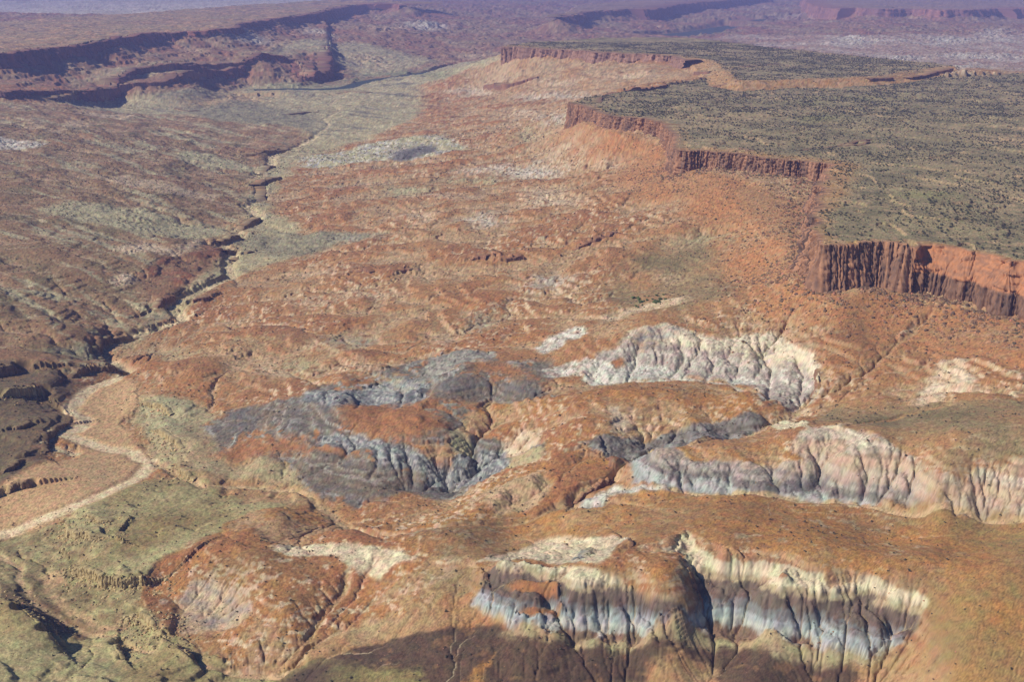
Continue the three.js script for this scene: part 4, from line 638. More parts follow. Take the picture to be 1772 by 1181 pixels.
// bands of rock by height: [height, colour], lowest first, wavering a little along the beds
const bands = (h, k, list, blend) => { const y = h + 6 * S1[k] + 4 * S2[k] + 1.4 * S4[k]; let c = list[0][1]; for (let i = 1; i < list.length; i++) c = lerp3(c, list[i][1], sstep(list[i][0] - blend, list[i][0] + blend, y)); const v = Math.floor((h + 2 * S1[k] + 0.7 * S2[k]) / 1.25), g = 0.78 + 0.4 * rand2(v, 17), m = 0.25 * rand2(v, 29) + clamp(S4[k]) * 0.4; return lerp3([c[0] * g, c[1] * g, c[2] * g], C(140, 118, 102), m); };
const P = {
  red: C(167, 124, 87), red2: C(165, 113, 73), orange: C(174, 125, 74), tan: C(172, 146, 114), pink: C(188, 156, 128), pale: C(200, 176, 150), brown: C(154, 120, 92), brown2: C(130, 98, 72), olive: C(126, 110, 80), sage: C(170, 160, 126), sagepale: C(182, 172, 140), sagedark: C(126, 118, 100), dark: C(108, 92, 72),
  cream: C(218, 204, 174), white: C(212, 205, 190), blue: C(160, 161, 156), grey: C(128, 124, 122), greyd: C(108, 102, 97), greyb: C(122, 106, 90), choc: C(82, 64, 53), foot: C(100, 77, 61), ledge: C(176, 164, 122), ledged: C(138, 120, 88), sand: C(200, 164, 128), wash: C(234, 208, 174), top: C(152, 137, 106), topd: C(120, 110, 84), topt: C(176, 150, 120), green: C(122, 128, 76), violet: C(150, 128, 132),
};
const redSoil = (k, a, b, e) => { // loose red soil; where the ground is steep, the paler beds below it show
  const c = lerp3(lerp3(a, b, 0.5 + 1.5 * S1[k]), P.tan, clamp(0.9 * S2[k]) * 0.5);
  const st = sstep(0.42, 0.85, SLOPE[k]) * e, y = H[k] * 0.33 + 1.6 * S1[k], bed = 0.5 + 0.5 * Math.sin(y * 2.1) * Math.cos(y * 0.73 + 1);
  const cap = REL[k] + 4 * S2[k] + 0.8 * S4[k] + 3 * S5[k], c2 = lerp3(lerp3(c, C(150, 100, 72), e * sstep(1.2, 2.4, cap) * 0.55), lerp3(P.tan, P.pale, 0.3 + S2[k]), e * sstep(-1.2, -2.6, cap) * 0.6), r = lerp3(c2, lerp3(P.pink, C(146, 98, 74), bed), st * 0.75), v = S4[k] * 0.9 + S2[k] * 1.2 + S1[k] * 0.5 + 0.5 * (Math.min(SLOPE[k], 0.9) - 0.3);
  return lerp3(lerp3(r, P.pale, e * sstep(0.26, 0.5, v) * 0.85 * sstep(-0.15, 0.2, S5[k])), C(126, 86, 64), sstep(0.35, 0.75, -S4[k] * 0.7 - S2[k] * 1.3) * 0.55);
};
const silt = (k, c, t) => FLOW[k] > 150 ? lerp3(c, P.pale, 1.5 * t * sstep(150, 1800, FLOW[k]) * sstep(0.5, 0.15, SLOPE[k])) : c;
const ROCK = {
  red: (k) => silt(k, redSoil(k, P.red, P.red2, 1), 0.35),
  red2: (k) => silt(k, redSoil(k, P.red2, P.orange, 1), 0.3),
  redcap: (k) => lerp3(P.red2, C(150, 104, 76), 0.5 + S2[k]),
  redrock: (k) => lerp3(P.red2, P.brown, 0.5 + S2[k]),
  redolive: (k) => lerp3(redSoil(k, P.red, P.tan, 0.6), P.olive, 0.45 + 1.2 * S1[k]),
  talus: (k) => lerp3(redSoil(k, C(176, 120, 80), C(170, 124, 88), 0.3), P.brown, clamp(0.9 * S2[k] + 0.05)),
  taluDark: (k) => lerp3(P.red2, P.brown2, 0.55 + S2[k]),
  talusfar: (k) => lerp3(redSoil(k, P.red, P.pink, 0.3), P.tan, 0.3 + S1[k]),
  tanred: (k) => lerp3(P.tan, P.red, 0.5 + S1[k] + S2[k] * 0.5),
  bench: (k) => silt(k, lerp3(redSoil(k, P.orange, P.red2, 0.7), P.olive, clamp(0.22 + 1.1 * S1[k] + 0.4 * S2[k]) * 0.8), 0.25),
  hillred: (k) => silt(k, lerp3(redSoil(k, P.red2, P.orange, 1), P.olive, clamp(0.05 + 0.9 * S1[k])), 0.4),
  sagewhite: (k) => lerp3(lerp3(P.sagepale, P.sage, 0.4 + S2[k]), lerp3(P.white, P.grey, 0.3 + S2[k]), sstep(0, 0.25, S4[k] + 0.6 * S6[k] + 0.5 * S2[k])),
  benchgreen: (k) => lerp3(lerp3(P.orange, P.olive, 0.35 + S1[k] + 0.5 * S6[k]), C(146, 122, 80), 0.3 + S2[k]),
  brown: (k) => lerp3(silt(k, lerp3(redSoil(k, P.brown, C(160, 118, 88), 0.5), P.olive, clamp(0.35 + 1.4 * S1[k])), 0.3), P.sagepale, 0.8 * sstep(0.12, 0.4, S6[k] + 0.4 * S2[k] + 0.3 * S5[k])),
  brown2: (k) => lerp3(redSoil(k, P.brown2, C(140, 84, 60), 0.4), P.olive, clamp(S2[k])),
  darkolive: (k) => lerp3(P.dark, lerp3(P.olive, P.brown2, 0.5 + S1[k] * 1.5), 0.4 + S2[k]),
  sage: (k) => lerp3(lerp3(lerp3(P.sage, P.sagepale, 0.5 + 1.3 * S1[k] + S6[k]), P.tan, clamp(0.2 + S2[k])), P.sagedark, sstep(0.15, 0.5, S6[k] + 0.5 * S4[k])),
  sagedark: (k) => lerp3(P.sagedark, P.sage, 0.35 + S2[k]), sagepale: (k) => lerp3(P.sagepale, P.sage, 0.4 + 1.2 * S2[k]),
  pale: (k) => lerp3(P.pale, P.tan, 0.35 + 1.4 * S2[k]), pinkpale: (k) => lerp3(C(210, 190, 166), P.pink, 0.35 + 1.3 * S2[k]), tanpink: (k) => lerp3(P.tan, P.pink, 0.5 + 1.4 * S2[k]), tan: (k) => lerp3(P.tan, P.sage, 0.5 + 1.3 * S1[k] + 0.5 * S2[k]),
  palewhite: (k) => lerp3(lerp3(P.cream, P.pale, 0.5 + 1.2 * S2[k]), P.grey, clamp(0.8 * S1[k] - 0.05)), whitebad: (k) => lerp3(P.white, lerp3(P.grey, P.pink, 0.5 + S1[k]), 0.3 + 1.4 * S2[k]), cream: (k) => lerp3(P.cream, P.pale, 0.25 + S2[k]),
  greymid: (k) => lerp3(P.grey, P.sagepale, 0.4 + 1.3 * S2[k]), greydark: (k) => lerp3(P.greyd, P.grey, 0.3 + 1.2 * S2[k]), greymottle: (k) => { const y = (H[k] + 5 * S1[k] + 1.5 * S2[k]) / 4, f = y - Math.floor(y), r = rand2(Math.floor(y), 3); let c = lerp3(C(136, 124, 108), C(100, 93, 86), r + 0.8 * S2[k]); c = lerp3(c, C(176, 174, 164), sstep(0.55, 0.7, f) * sstep(1, 0.86, f) * (0.3 + 0.6 * rand2(Math.floor(y), 8)) * sstep(-0.2, 0.2, S2[k] + 0.4)); return lerp3(c, P.red2, sstep(0.08, 0.22, S1[k] + 0.8 * S2[k]) * 0.85); }, bluegrey: (k) => { const y = (H[k] + 5 * S1[k] + 1.5 * S2[k]) / 3.2, f = y - Math.floor(y), r = rand2(Math.floor(y), 5); return lerp3(lerp3(C(130, 131, 130), C(98, 97, 97), r + 0.9 * S2[k]), C(184, 182, 172), sstep(0.5, 0.66, f) * sstep(1, 0.84, f) * 0.75); }, greypale: (k) => lerp3(C(168, 162, 148), C(122, 116, 108), 0.5 + 1.4 * S2[k]),
  greybrown: (k) => { const y = (H[k] + 4 * S1[k] + 1.5 * S2[k]) / 3, v = Math.floor(y), f = y - v; return lerp3(lerp3(P.greyb, P.greyd, rand2(v, 41) + S2[k]), C(168, 160, 146), sstep(0.6, 0.7, f) * sstep(1, 0.9, f) * (rand2(v, 7) > 0.45 ? 0.6 : 0.1)); },
  grey: (k) => { // beds of grey, blue and brown clay
    const y = H[k] * 0.5 + 1.4 * S1[k] + 0.6 * S2[k], s = 0.5 + 0.5 * Math.sin(y * 1.7), q = 0.5 + 0.5 * Math.sin(y * 0.9 + 2);
    const c = lerp3(lerp3(lerp3(P.greyd, P.blue, 0.15 + 0.5 * s * s + 0.5 * S4[k]), P.greyb, q * 0.5), P.grey, 0.35 + S2[k]); return lerp3(c, P.greyb, sstep(0.3, 0.1, SLOPE[k]) * 0.7);
  },
  greyscarp: (k) => lerp3(lerp3(P.greyd, P.blue, 0.3 + 0.35 * Math.sin(H[k] * 0.9 + 3 * S1[k]) + S2[k]), P.greyb, 0.3),
  pinkgrey: (k) => lerp3(lerp3(P.grey, P.pink, 0.45 + S2[k]), P.white, 0.25 + S1[k]), pinkgrey2: (k) => lerp3(lerp3(P.pink, P.pale, 0.5 + S1[k]), P.grey, clamp(0.25 + S2[k])),
  whitescarp: (k) => bands(H[k], k, [[0, C(216, 213, 198)], [63, C(178, 166, 156)], [68, C(206, 197, 182)], [72, C(184, 169, 157)], [77, C(216, 202, 178)], [88, C(180, 142, 116)]], 0.6),
  scarpc: (k) => bands(H[k], k, [[0, C(164, 168, 164)], [63, C(172, 176, 170)], [67, C(128, 122, 118)], [71, C(162, 152, 142)], [76, C(186, 166, 150)], [84, C(188, 162, 140)], [92, C(202, 186, 166)], [99, C(186, 156, 132)]], 0.6),
  scarpa: (k) => {
    const c = bands(H[k], k, [[0, C(116, 92, 76)], [35.5, C(184, 186, 174)], [40, C(160, 168, 168)], [45, C(132, 132, 130)], [49, C(104, 88, 80)], [58, C(190, 170, 138)], [61, C(214, 200, 170)], [69, C(176, 130, 96)]], 0.55);
    return lerp3(c, P.tan, FLOW[k] > 60 ? 0.75 * sstep(60, 400, FLOW[k]) * sstep(62, 40, H[k]) : 0);
  },
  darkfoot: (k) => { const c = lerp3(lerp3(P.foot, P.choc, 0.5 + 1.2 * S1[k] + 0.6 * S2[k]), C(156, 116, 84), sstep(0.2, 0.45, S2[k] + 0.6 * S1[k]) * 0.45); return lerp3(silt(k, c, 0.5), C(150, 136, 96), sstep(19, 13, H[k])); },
  oliveyellow: (k) => lerp3(C(150, 136, 90), P.choc, clamp(0.25 + 1.5 * S1[k])),
  ledge: (k) => lerp3(lerp3(P.ledge, C(150, 128, 88), clamp(0.4 + 1.6 * S1[k])), P.ledged, clamp(1.1 * S2[k])), ledgedark: (k) => lerp3(P.ledged, P.ledge, 0.3 + 1.2 * S2[k]), yellowrock: (k) => lerp3(C(186, 168, 118), P.ledged, 0.4 + S2[k]),
  sand: (k) => lerp3(P.sand, C(188, 150, 114), 0.4 + S1[k] + 0.4 * S2[k]), sandred: (k) => lerp3(P.tan, P.sand, 0.5 + S2[k]), sandtan: (k) => lerp3(P.sand, P.tan, 0.6 + S2[k]), rillpale: (k) => lerp3(C(198, 168, 134), P.tan, 0.45 + S2[k]), washpale: (k) => lerp3(P.wash, P.tan, 0.12 + 0.6 * S2[k]), washtan: (k) => lerp3(P.wash, P.sage, 0.5 + S2[k]),
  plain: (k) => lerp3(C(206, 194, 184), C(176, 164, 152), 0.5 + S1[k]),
  farred: (k) => lerp3(lerp3(lerp3(C(150, 104, 84), C(146, 122, 96), 0.5 + 1.5 * S1[k] + S6[k]), P.pale, clamp(1.3 * S2[k] - 0.12 + 0.5 * S6[k])), C(96, 74, 62), sstep(0.15, 0.5, -S2[k] - 0.5 * S6[k]) * 0.7), farpale: (k) => lerp3(lerp3(C(176, 156, 140), C(160, 124, 106), 0.5 + 1.5 * S1[k]), P.white, clamp(0.8 * S2[k] + 0.8 * S6[k])),
  riverside: (k) => lerp3(C(96, 112, 74), P.sage, 0.3 + S2[k]),
  toptan: (k) => lerp3(P.topt, P.top, 0.35 + S2[k]), topgreen: (k) => lerp3(C(136, 138, 84), P.top, 0.4 + S2[k]), topdark: (k) => lerp3(P.topd, P.top, 0.3 + S2[k]),
};
const thin = (r, n) => r.filter((q, i) => i % n === 0), RL_ = thin(rimL, 4), RU_ = thin(rimU, 3), RLX = Float64Array.from(RL_, (q) => q[0]), RLZ = Float64Array.from(RL_, (q) => q[1]), RUX = Float64Array.from(RU_, (q) => q[0]), RUZ = Float64Array.from(RU_, (q) => q[1]);
const PLATEAU = (k, rim) => { let c = lerp3(lerp3(P.top, P.topd, 0.5 + 1.8 * S1[k]), P.topt, clamp(1.4 * S2[k] + 0.6 * S5[k] + 0.9 * S6[k] + 0.1)); c = lerp3(c, lerp3(P.orange, P.topt, 0.5 + S2[k]), sstep(1, 0.3, rim)); return lerp3(c, lerp3(P.topt, P.brown, 0.4), sstep(0.28, 0.6, SLOPE[k]) * 0.7); };
for (let k = 0; k < N; k++) {
  const o = ON[k], d = PD[k]; let c;
  if (o === 1 || o === 2) { const rx = o === 1 ? RLX : RUX, rz = o === 1 ? RLZ : RUZ; c = PLATEAU(k, d < 2700 || o === 2 ? lineDist(rx, rz, rx.length, false, PX[k], d) / (o === 2 ? 60 : 16 + 30 * sstep(1300, 1500, d) * sstep(1900, 1650, d) + 20 * S5[k] + 20 * S2[k] + 8) : 9); if (o === 2) { const s = lineDist(SX, SZ, SX.length, false, PX[k], d); c = lerp3(c, lerp3(P.orange, P.pink, 0.4 + S2[k]), sstep(95, 55, s + 25 * S2[k]) * 0.9); } }
  else if (o === 3) c = lerp3(lerp3(lerp3(C(190, 146, 112), C(120, 98, 84), 0.5 + 2.2 * S2[k]), P.top, clamp(0.3 + 1.4 * S1[k])), C(200, 168, 138), clamp(2 * S4[k]) * 0.6);
  else if (o > 4) c = lerp3(C(140, 118, 108), C(166, 132, 112), 0.5 + S1[k]);
  else c = d > 5200 ? ROCK.farred(k) : ROCK.red(k);
  RGB[3 * k] = c[0]; RGB[3 * k + 1] = c[1]; RGB[3 * k + 2] = c[2];
}
const paint = (n, c, w) => { for (let a = 0; a < 3; a++) RGB[3 * n + a] = mix(RGB[3 * n + a], c[a], w); };
for (const l of layers) { const f = ROCK[l.rock]; for (let q = 0; q < l.idx.length; q++) { const n = l.idx[q]; paint(n, f(n), l.broken ? l.wt[q] * sstep(-0.32, 0.14, 0.7 * S4[n] + 0.9 * S2[n] + 0.35 * (l.wt[q] - 0.5)) : clamp(l.wt[q] + (0.5 - Math.abs(l.wt[q] - 0.5)) * 1.8 * S4[n])); } }
for (const l of LN) { const done = new Map(); lineAt(l, (n, q) => { const w = l.w + 0.0006 * PD[n], v = sstep(w * 1.5, w * 0.5, q + 2.5 * S2[n]); if (v > (done.get(n) || 0)) done.set(n, v); }); for (const [n, v] of done) paint(n, ROCK[l.m](n), v * 0.95); }
for (let k = 0; k < N; k++) { // grain: every patch of soil a little lighter, darker, greener or redder than the next
  const g = Math.max(0.3, 1 + 0.7 * S3[k] * (1 - 0.65 * sstep(0.4, 1, SLOPE[k]))), t = 0.16 * (rand2(k, 5) - 0.5) + 0.3 * noise(PX[k] / 7 + 90, PD[k] / 7); const q0 = RGB[3 * k]; RGB[3 * k] = clamp(q0 * g * (1 - 0.25 * t), 0.01, 0.9); RGB[3 * k + 1] = clamp(RGB[3 * k + 1] * g * 1.05 * (1 + 0.35 * t), 0.01, 0.9); RGB[3 * k + 2] = clamp(RGB[3 * k + 2] * g * mix(1.02, 0.88, clamp(2.2 * (1 - RGB[3 * k + 2] / q0) - 0.5)), 0.01, 0.9); }
const LEDGE_WORDS = ['dark cut bank at a bend of the upper dry wash', 'dark stepped bank just below the upper wash bend', 'short upright bank in the narrow middle of the wash', 'highest dark bank of the wash below the pale valley floor', 'long dark bank left of the highest wash bend', 'dark bank beside the wash right of the pale green streak', 'upper of three stacked dark ledges right of the brown hill', 'middle of three stacked dark ledges right of the brown hill', 'lowest of three stacked dark ledges right of the brown hill', 'red shadowed alcove wall at the foot of the brown hill', 'short red wall in the hook of the dry wash', 'dark bank along a straight reach above the sandy flat', 'deep black bank at the sharp wash bend above the flat', 'low bank trailing right from the black wash bend', 'little upright bank under the black wash bend', 'long dark bank at the head of the sandy flat', 'broad black shadowed wall at the far left edge', 'blocky yellow butte ledge casting a shadow at the left edge', 'small dark ledge above the curved bank at the left', 'curved dark bank along the left side of the sandy flat', 'short dark ledge cutting into the lower sandy flat', 'small dark ledge at the left edge beside the sandy flat', 'upper curved yellow ledge of the lower left terraces', 'long blocky yellow ledge rimming the lower left terrace', 'low broken step on top of the upper yellow terrace', 'blocky yellow ledge beside the little side wash', 'broken yellow ledge right of the head of the sandy flat', 'yellow ledge halfway along the right side of the flat', 'small shadowed ledge at the left edge near the bottom', 'dark shadowed wall near the bottom left corner', 'little dark step at the start of the bottom rill', 'broken yellow ledge under the long terrace ledge', 'short dark step among the bottom left green slopes', 'dark red low cliff on the open slope left of the mesa', 'short red ledge on the middle of the red valley side', 'red ledge just right of the short middle ledge', 'little red ledge above the left of the red hummocks', 'tiny red ledge right of the leftmost hummock ledge', 'thin dark ledge on the mesa top behind the middle cliff', 'long dark ledge crossing the near mesa top', 'short dark ledge at the right end of the long mesa ledge', 'dark ledge across the top of the farther mesa', 'lower dark ledge on the farther mesa above the red slope', 'tiny ledge in the red slope between the two mesa levels', 'dark red cap ledge at the far tip of the higher mesa', 'dark ledge at the back of the mesa point', 'thin ledge line under the lower far left tier', 'second ledge line lower on the far left tier', 'lowest pale ledge line of the far left tier', 'thin ledge beside the green river bend', 'short ledge on the grey green valley floor', 'low ledge on the valley floor below the river', 'small ledge beside the wash on the upper valley floor', 'low ledge on the pink slopes below the farther mesa', 'small cut at the head of the ravine by the grey face', 'dark ravine wall beside the tan striped spur', 'dark ravine wall at the right end of the white scarp', 'dark side of the red spur between the banded domes', 'dark tip of red rock beside the pale hollow', 'small dark notch at the left end of the banded scarp'];

// ---------------------------------------------------------------- landforms: the net cut along the outlines of the tracts
const rockMat = new THREE.MeshStandardMaterial({ vertexColors: true, roughness: 0.96, metalness: 0 });
const LANDFORMS = {
  desert_ground: ['desert_ground', 'open desert ground between the badlands and far slopes', 'desert'],
  distant_plain: ['plain', 'pale lavender plain fading into haze at the top left', 'plain'],
  far_valley: ['valley', 'hazy pinkish valley floor far beyond the juniper mesa', 'valley'],
  far_slope: ['slope', 'hazy mauve slopes below the long far cliffs at upper left', 'slope'],
  brown_hills: ['hills', 'dark brown low hills left of the winding dry wash', 'hills'],
  dark_hills: ['hills', 'dark olive brown slopes at the left edge beside the sandy flat', 'hills'],
  valley_floor: ['valley', 'grey green valley floor along the upper dry wash', 'valley'],
  red_hummocks: ['hills', 'red hummocky badlands between the dry wash and the mesa', 'badlands'],
  talus_slope: ['slope', 'red boulder strewn talus under the near mesa cliffs', 'talus'],
  talus_slope_far: ['slope', 'pinkish talus below the pale cliff of the farther mesa', 'talus'],
  green_terraces: ['terrace', 'yellow green sandstone terraces at lower left', 'terrace'],
  tan_flat: ['flat', 'tan olive flat between the sandy wash and the grey badlands', 'flat'],
  dry_wash: ['dry_wash', 'smooth sandy flat of the dry wash at the left', 'dry wash'],
  grey_badlands: ['badlands', 'blue grey banded clay badlands with red caps at the centre', 'badlands'],
  white_badlands: ['badlands', 'cream and white scalloped badland scarp below the talus', 'badlands'],
  red_ridge: ['ridge', 'red ridge with a dark grey fluted face in front of the white scarp', 'ridge'],
  pale_fan: ['badlands', 'small fan of pinkish white gullies on the red slope at right', 'badlands'],
  red_slope: ['slope', 'smooth olive red slope above the long pale scarp at right', 'slope'],
  pale_scarp: ['badlands', 'long pinkish white scarp behind the red bench at right', 'badlands'],
  red_spur: ['ridge', 'red spur with tan striped face left of the long bench', 'ridge'],
  red_bench: ['bench', 'broad smooth orange red bench at lower right', 'bench'],
  red_spur_left: ['ridge', 'narrow red ridge running into the tip of the long bench', 'ridge'],
  red_hills: ['hills', 'orange red rounded hills beside the yellow green terraces', 'hills'],
  dark_foot_slope: ['slope', 'dark chocolate brown slope along the bottom edge', 'slope'],
  banded_badlands: ['badlands', 'nearest scarp of cream, brown and pale blue banded domes', 'badlands'],
  pale_hollow: ['hollow', 'pale hollow with a grey patch behind the nearest scarp', 'hollow'],
};
function group(name, label, category, kind) { const g = new THREE.Group(); g.name = numbered(name); tag(g, label, category, null, kind); scene.add(g); return g; }
const mesaL = group('mesa', 'near mesa terrace with junipers above dark fluted red cliffs', 'mesa', 'structure');
const mesaU = group('mesa', 'farther and higher juniper mesa with a long pale pink cliff', 'mesa', 'structure');
const mesaC = group('mesa', 'long far tableland with purple shadowed cliffs at upper left', 'mesa', 'structure');
const mesaT = group('mesa', 'lower ledgy tier of dark cliffs under the far left tableland', 'mesa', 'structure');
const mesa1 = group('mesa', 'far mesa with deep blue shadowed cliffs at the top centre', 'mesa', 'structure');
const mesa2 = group('mesa', 'hazy pink mesa with a fluted cliff at the top right', 'mesa', 'structure');
{
  const owners = [null, mesaL, mesaU, mesaC, mesaT, mesa1, mesa2], parts = new Map();
  const put = (key, a, b, c) => { let l = parts.get(key); if (!l) parts.set(key, l = []); l.push(a, b, c); };
  for (let j = 0; j + 1 < NZ; j++) for (let i = 0; i + 1 < NX; i++) {
    const a = j * NX + i, b = a + 1, c = a + NX, e = c + 1;
    const o = Math.max(ON[a], ON[b], ON[c], ON[e]), key = o ? 'on' + o : FORMS[FORM[a]];
    put(key, a, b, e); put(key, a, e, c);
  }
  const remap = new Int32Array(N);
  for (const [key, tri] of [...parts].sort((p, q) => (p[0] < q[0] ? -1 : 1))) {
    remap.fill(-1); let n = 0; const ind = new Uint32Array(tri.length);
    for (let q = 0; q < tri.length; q++) { const v = tri[q]; if (remap[v] < 0) remap[v] = n++; ind[q] = remap[v]; }
    const pos = new Float32Array(3 * n), nor = new Float32Array(3 * n), col = new Float32Array(3 * n);
    for (let v = 0; v < N; v++) { const m = remap[v]; if (m < 0) continue; pos[3 * m] = PX[v]; pos[3 * m + 1] = H[v]; pos[3 * m + 2] = -PD[v]; for (let a = 0; a < 3; a++) { nor[3 * m + a] = NRM[3 * v + a]; col[3 * m + a] = RGB[3 * v + a]; } }
    const g = new THREE.BufferGeometry();
    g.setAttribute('position', new THREE.BufferAttribute(pos, 3)); g.setAttribute('normal', new THREE.BufferAttribute(nor, 3)); g.setAttribute('color', new THREE.BufferAttribute(col, 3)); g.setIndex(new THREE.BufferAttribute(ind, 1));
    const m = new THREE.Mesh(g, rockMat); m.castShadow = m.receiveShadow = true;
    if (key.startsWith('on')) { m.name = 'plateau_top'; owners[+key[2]].add(m); }
    else { const [name, label, category] = LANDFORMS[key]; m.name = numbered(name); tag(m, label, category, null, 'structure'); scene.add(m); }
  }
}

// ---------------------------------------------------------------- cliffs: walls of upright rock columns built along a rim
const cellAt = (d) => { const j = clamp(rowOf(d), 0, NZ - 2); return ROWS[j + 1] - ROWS[j]; };
const groundColor = (x, d) => { const j = clamp(rowOf(d), 0, NZ - 1), i = clamp(Math.round((x / (ROWS[j] * half(ROWS[j])) + 1) / 2 * (NX - 1)), 0, NX - 1), n = 3 * (j * NX + i); return [RGB[n], RGB[n + 1], RGB[n + 2]]; };
function wall(pts, outward, o) { // pts [x, distance] along the rim, outward 1 or -1 of the left normal
  // even spacing along the rim
  const line = []; let S = 0;
  for (let i = 0; i + 1 < pts.length; i++) {
    const [x0, d0] = pts[i], [x1, d1] = pts[i + 1], L = Math.hypot(x1 - x0, d1 - d0), ds = o.ds((d0 + d1) / 2), n = Math.max(1, Math.round(L / ds));
    for (let k = 0; k < n; k++) line.push([mix(x0, x1, k / n), mix(d0, d1, k / n), S + L * k / n]); S += L;
  }
  line.push([...pts[pts.length - 1], S]);
  const R = rng(o.seed), n = line.length, V = o.rows, cols = [];
  let s = 0; while (s < S) { const w = o.colW * (0.45 + 1.3 * R()) * (R() < 0.18 ? 2 : 1); cols.push({ s, w, out: R(), drop: R() < 0.4 ? R() : 0.1 * R(), ledge: 0.15 + 0.7 * R(), lw: R(), dark: R(), round: 0.4 + 0.6 * R(), lean: R() - 0.5 }); s += w; }
  const P0 = [], COL = [], cid = new Int32Array(n);
  const span = Math.max(1, Math.round(o.turn / ((S / n) || 1)));
  const C3 = o.cap;
  let ci = 0;
  for (let i = 0; i < n; i++) {
    const [x, d, sl] = line[i]; while (ci + 1 < cols.length && sl >= cols[ci + 1].s) ci++; cid[i] = ci;
    const c = cols[ci], q = clamp((sl - c.s) / c.w), a = line[Math.max(0, i - span)], b = line[Math.min(n - 1, i + span)], tl = Math.hypot(b[0] - a[0], b[1] - a[1]) || 1;
    const nx = -(b[1] - a[1]) / tl * outward, nd = (b[0] - a[0]) / tl * outward;
    const cell = cellAt(d), base = Math.min(o.cover ?? 1, 1) * cell * 1.08, bat = typeof o.batter === 'function' ? o.batter(x, d) : o.batter, set = o.setback ? o.setback(x, d) : 0, end = Math.min(1, Math.min(sl, S - sl) / (S * 0.06 + 1e-6));
    const topY = o.top(x, d, nx, nd), botY = Math.min(o.bottom(x + nx * (base + bat + cell), d + nd * (base + bat + cell)), topY) - o.sink;
    const Ht = topY - botY, wob = o.broken ? o.broken * clamp(1.6 * fbm(sl / (o.colW * 5), o.seed, 2) + 0.2) : 0, edgeQ = Math.pow(Math.abs(2 * q - 1), 3), rowP = [], rowC = [];
    for (let v = 0; v <= V; v++) {
      const t = v / V, y = botY + Ht * t - (v === V ? c.drop * o.rough * 0.8 : 0);
      let off = base + bat * Math.pow(1 - t, 1.25);
      if (set) off -= set * sstep(0.48, 1, t) * 1.0 - 0;
      const sl0 = set && t > 0.5 ? 0.14 : 1, amp = o.rough * sl0 * (o.roughAt ? o.roughAt(x, d) : 1);
      off += wob * Math.pow(t, 0.8) * -26 * 1;
      off += amp * (c.out * 1.1 + c.round * (1 - edgeQ) * 0.9 - 0.9 * sstep(0.86, 1, Math.abs(2 * q - 1)) + c.lean * (t - 0.5) * 0.8);
      if (sl0 < 1) off += 2.6 * fbm(sl / 9, y / 5, 3) - 2.2 * sstep(0.07, 0, Math.abs(noise(sl / 11 + 4, y / 30))) + 1.5 * Math.floor(2 + 3 * noise(sl / 22, y / 3.2)) + 1.6 * noise(sl / 4, y / 1.5);
      off += t < c.ledge ? amp * 0.7 * c.lw : 0;
      const bs = sl + 0.35 * o.colW * noise(sl / o.colW, y / (o.colW * 2.2) + 5);
      off += amp * 1.7 * fbm(sl / (o.colW * 4.5) + o.seed, y / (o.colW * 9), 2) + amp * 0.8 * fbm(bs / (o.colW * 0.42), y / (o.colW * 2.4) + o.seed, 3) + amp * 0.5 * noise(sl / (o.colW * 2) + 3, y / (o.colW * 0.3));
      const crack = Math.abs(noise(bs / (o.colW * 0.75) + 20, y / (o.colW * 5))); off -= amp * 0.9 * sstep(0.09, 0.0, crack) + amp * 0.4 * Math.floor(1.5 + 2 * noise(sl / (o.colW * 0.8) + 2, y / (o.colW * 0.7)));
      rowP.push([x + nx * off, y, d + nd * off]);
      const streak = clamp(0.5 + 1.1 * noise(sl / (o.colW * 0.3) + 9, y / (o.colW * 6)) + (c.dark - 0.5) * 0.9), talus = sstep(0.25, 0.02, t);
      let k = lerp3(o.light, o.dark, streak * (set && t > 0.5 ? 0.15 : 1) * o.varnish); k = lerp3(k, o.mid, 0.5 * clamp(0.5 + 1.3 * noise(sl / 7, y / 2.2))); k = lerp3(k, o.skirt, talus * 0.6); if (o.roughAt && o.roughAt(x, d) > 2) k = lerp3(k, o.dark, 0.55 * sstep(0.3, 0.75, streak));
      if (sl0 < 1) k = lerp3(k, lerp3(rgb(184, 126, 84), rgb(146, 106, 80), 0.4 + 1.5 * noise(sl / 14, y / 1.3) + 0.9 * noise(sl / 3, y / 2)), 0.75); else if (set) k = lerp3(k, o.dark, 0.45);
      if (v < 3) k = lerp3(k, groundColor(x + nx * (off + cell), d + nd * (off + cell)), 0.8 - 0.25 * v);
      const g = 1 + 0.22 * (rand2(i * 7 + 1, v * 13 + o.seed) - 0.5); rowC.push([k[0] * g, k[1] * g, k[2] * g]);
    }
    const capN = 3;
    for (let v = 1; v <= capN; v++) {
      const t = v / capN, lastOff = base - set - wob * 26, off = mix(lastOff, -C3 * cell - set - wob * 26 - 1, t), X = x + nx * off, D = d + nd * off;
      rowP.push([X, mix(topY - c.drop * o.rough * 0.5, o.top(x, d, nx, nd) + (v === capN ? -1.2 : 0.25), Math.min(1, t * 1.5)), D]);
      const g = 1 + 0.2 * (rand2(i, v * 31) - 0.5), k = lerp3(o.mid, groundColor(x - nx * cell * 3, d - nd * cell * 3), Math.min(1, 0.3 + t)); rowC.push([k[0] * g, k[1] * g, k[2] * g]);
    }
    P0.push(rowP); COL.push(rowC);
  }
  // cut into columns (or runs of columns) that are meshes of their own
  const cuts = [0]; for (let i = 1; i < n; i++) if (cid[i] !== cid[i - 1] && (o.single(line[i][0], line[i][1]) || i - cuts[cuts.length - 1] > o.run)) cuts.push(i);
  if (n - 1 - cuts[cuts.length - 1] < 2) cuts.pop(); cuts.push(n - 1);
  const W = P0[0].length;
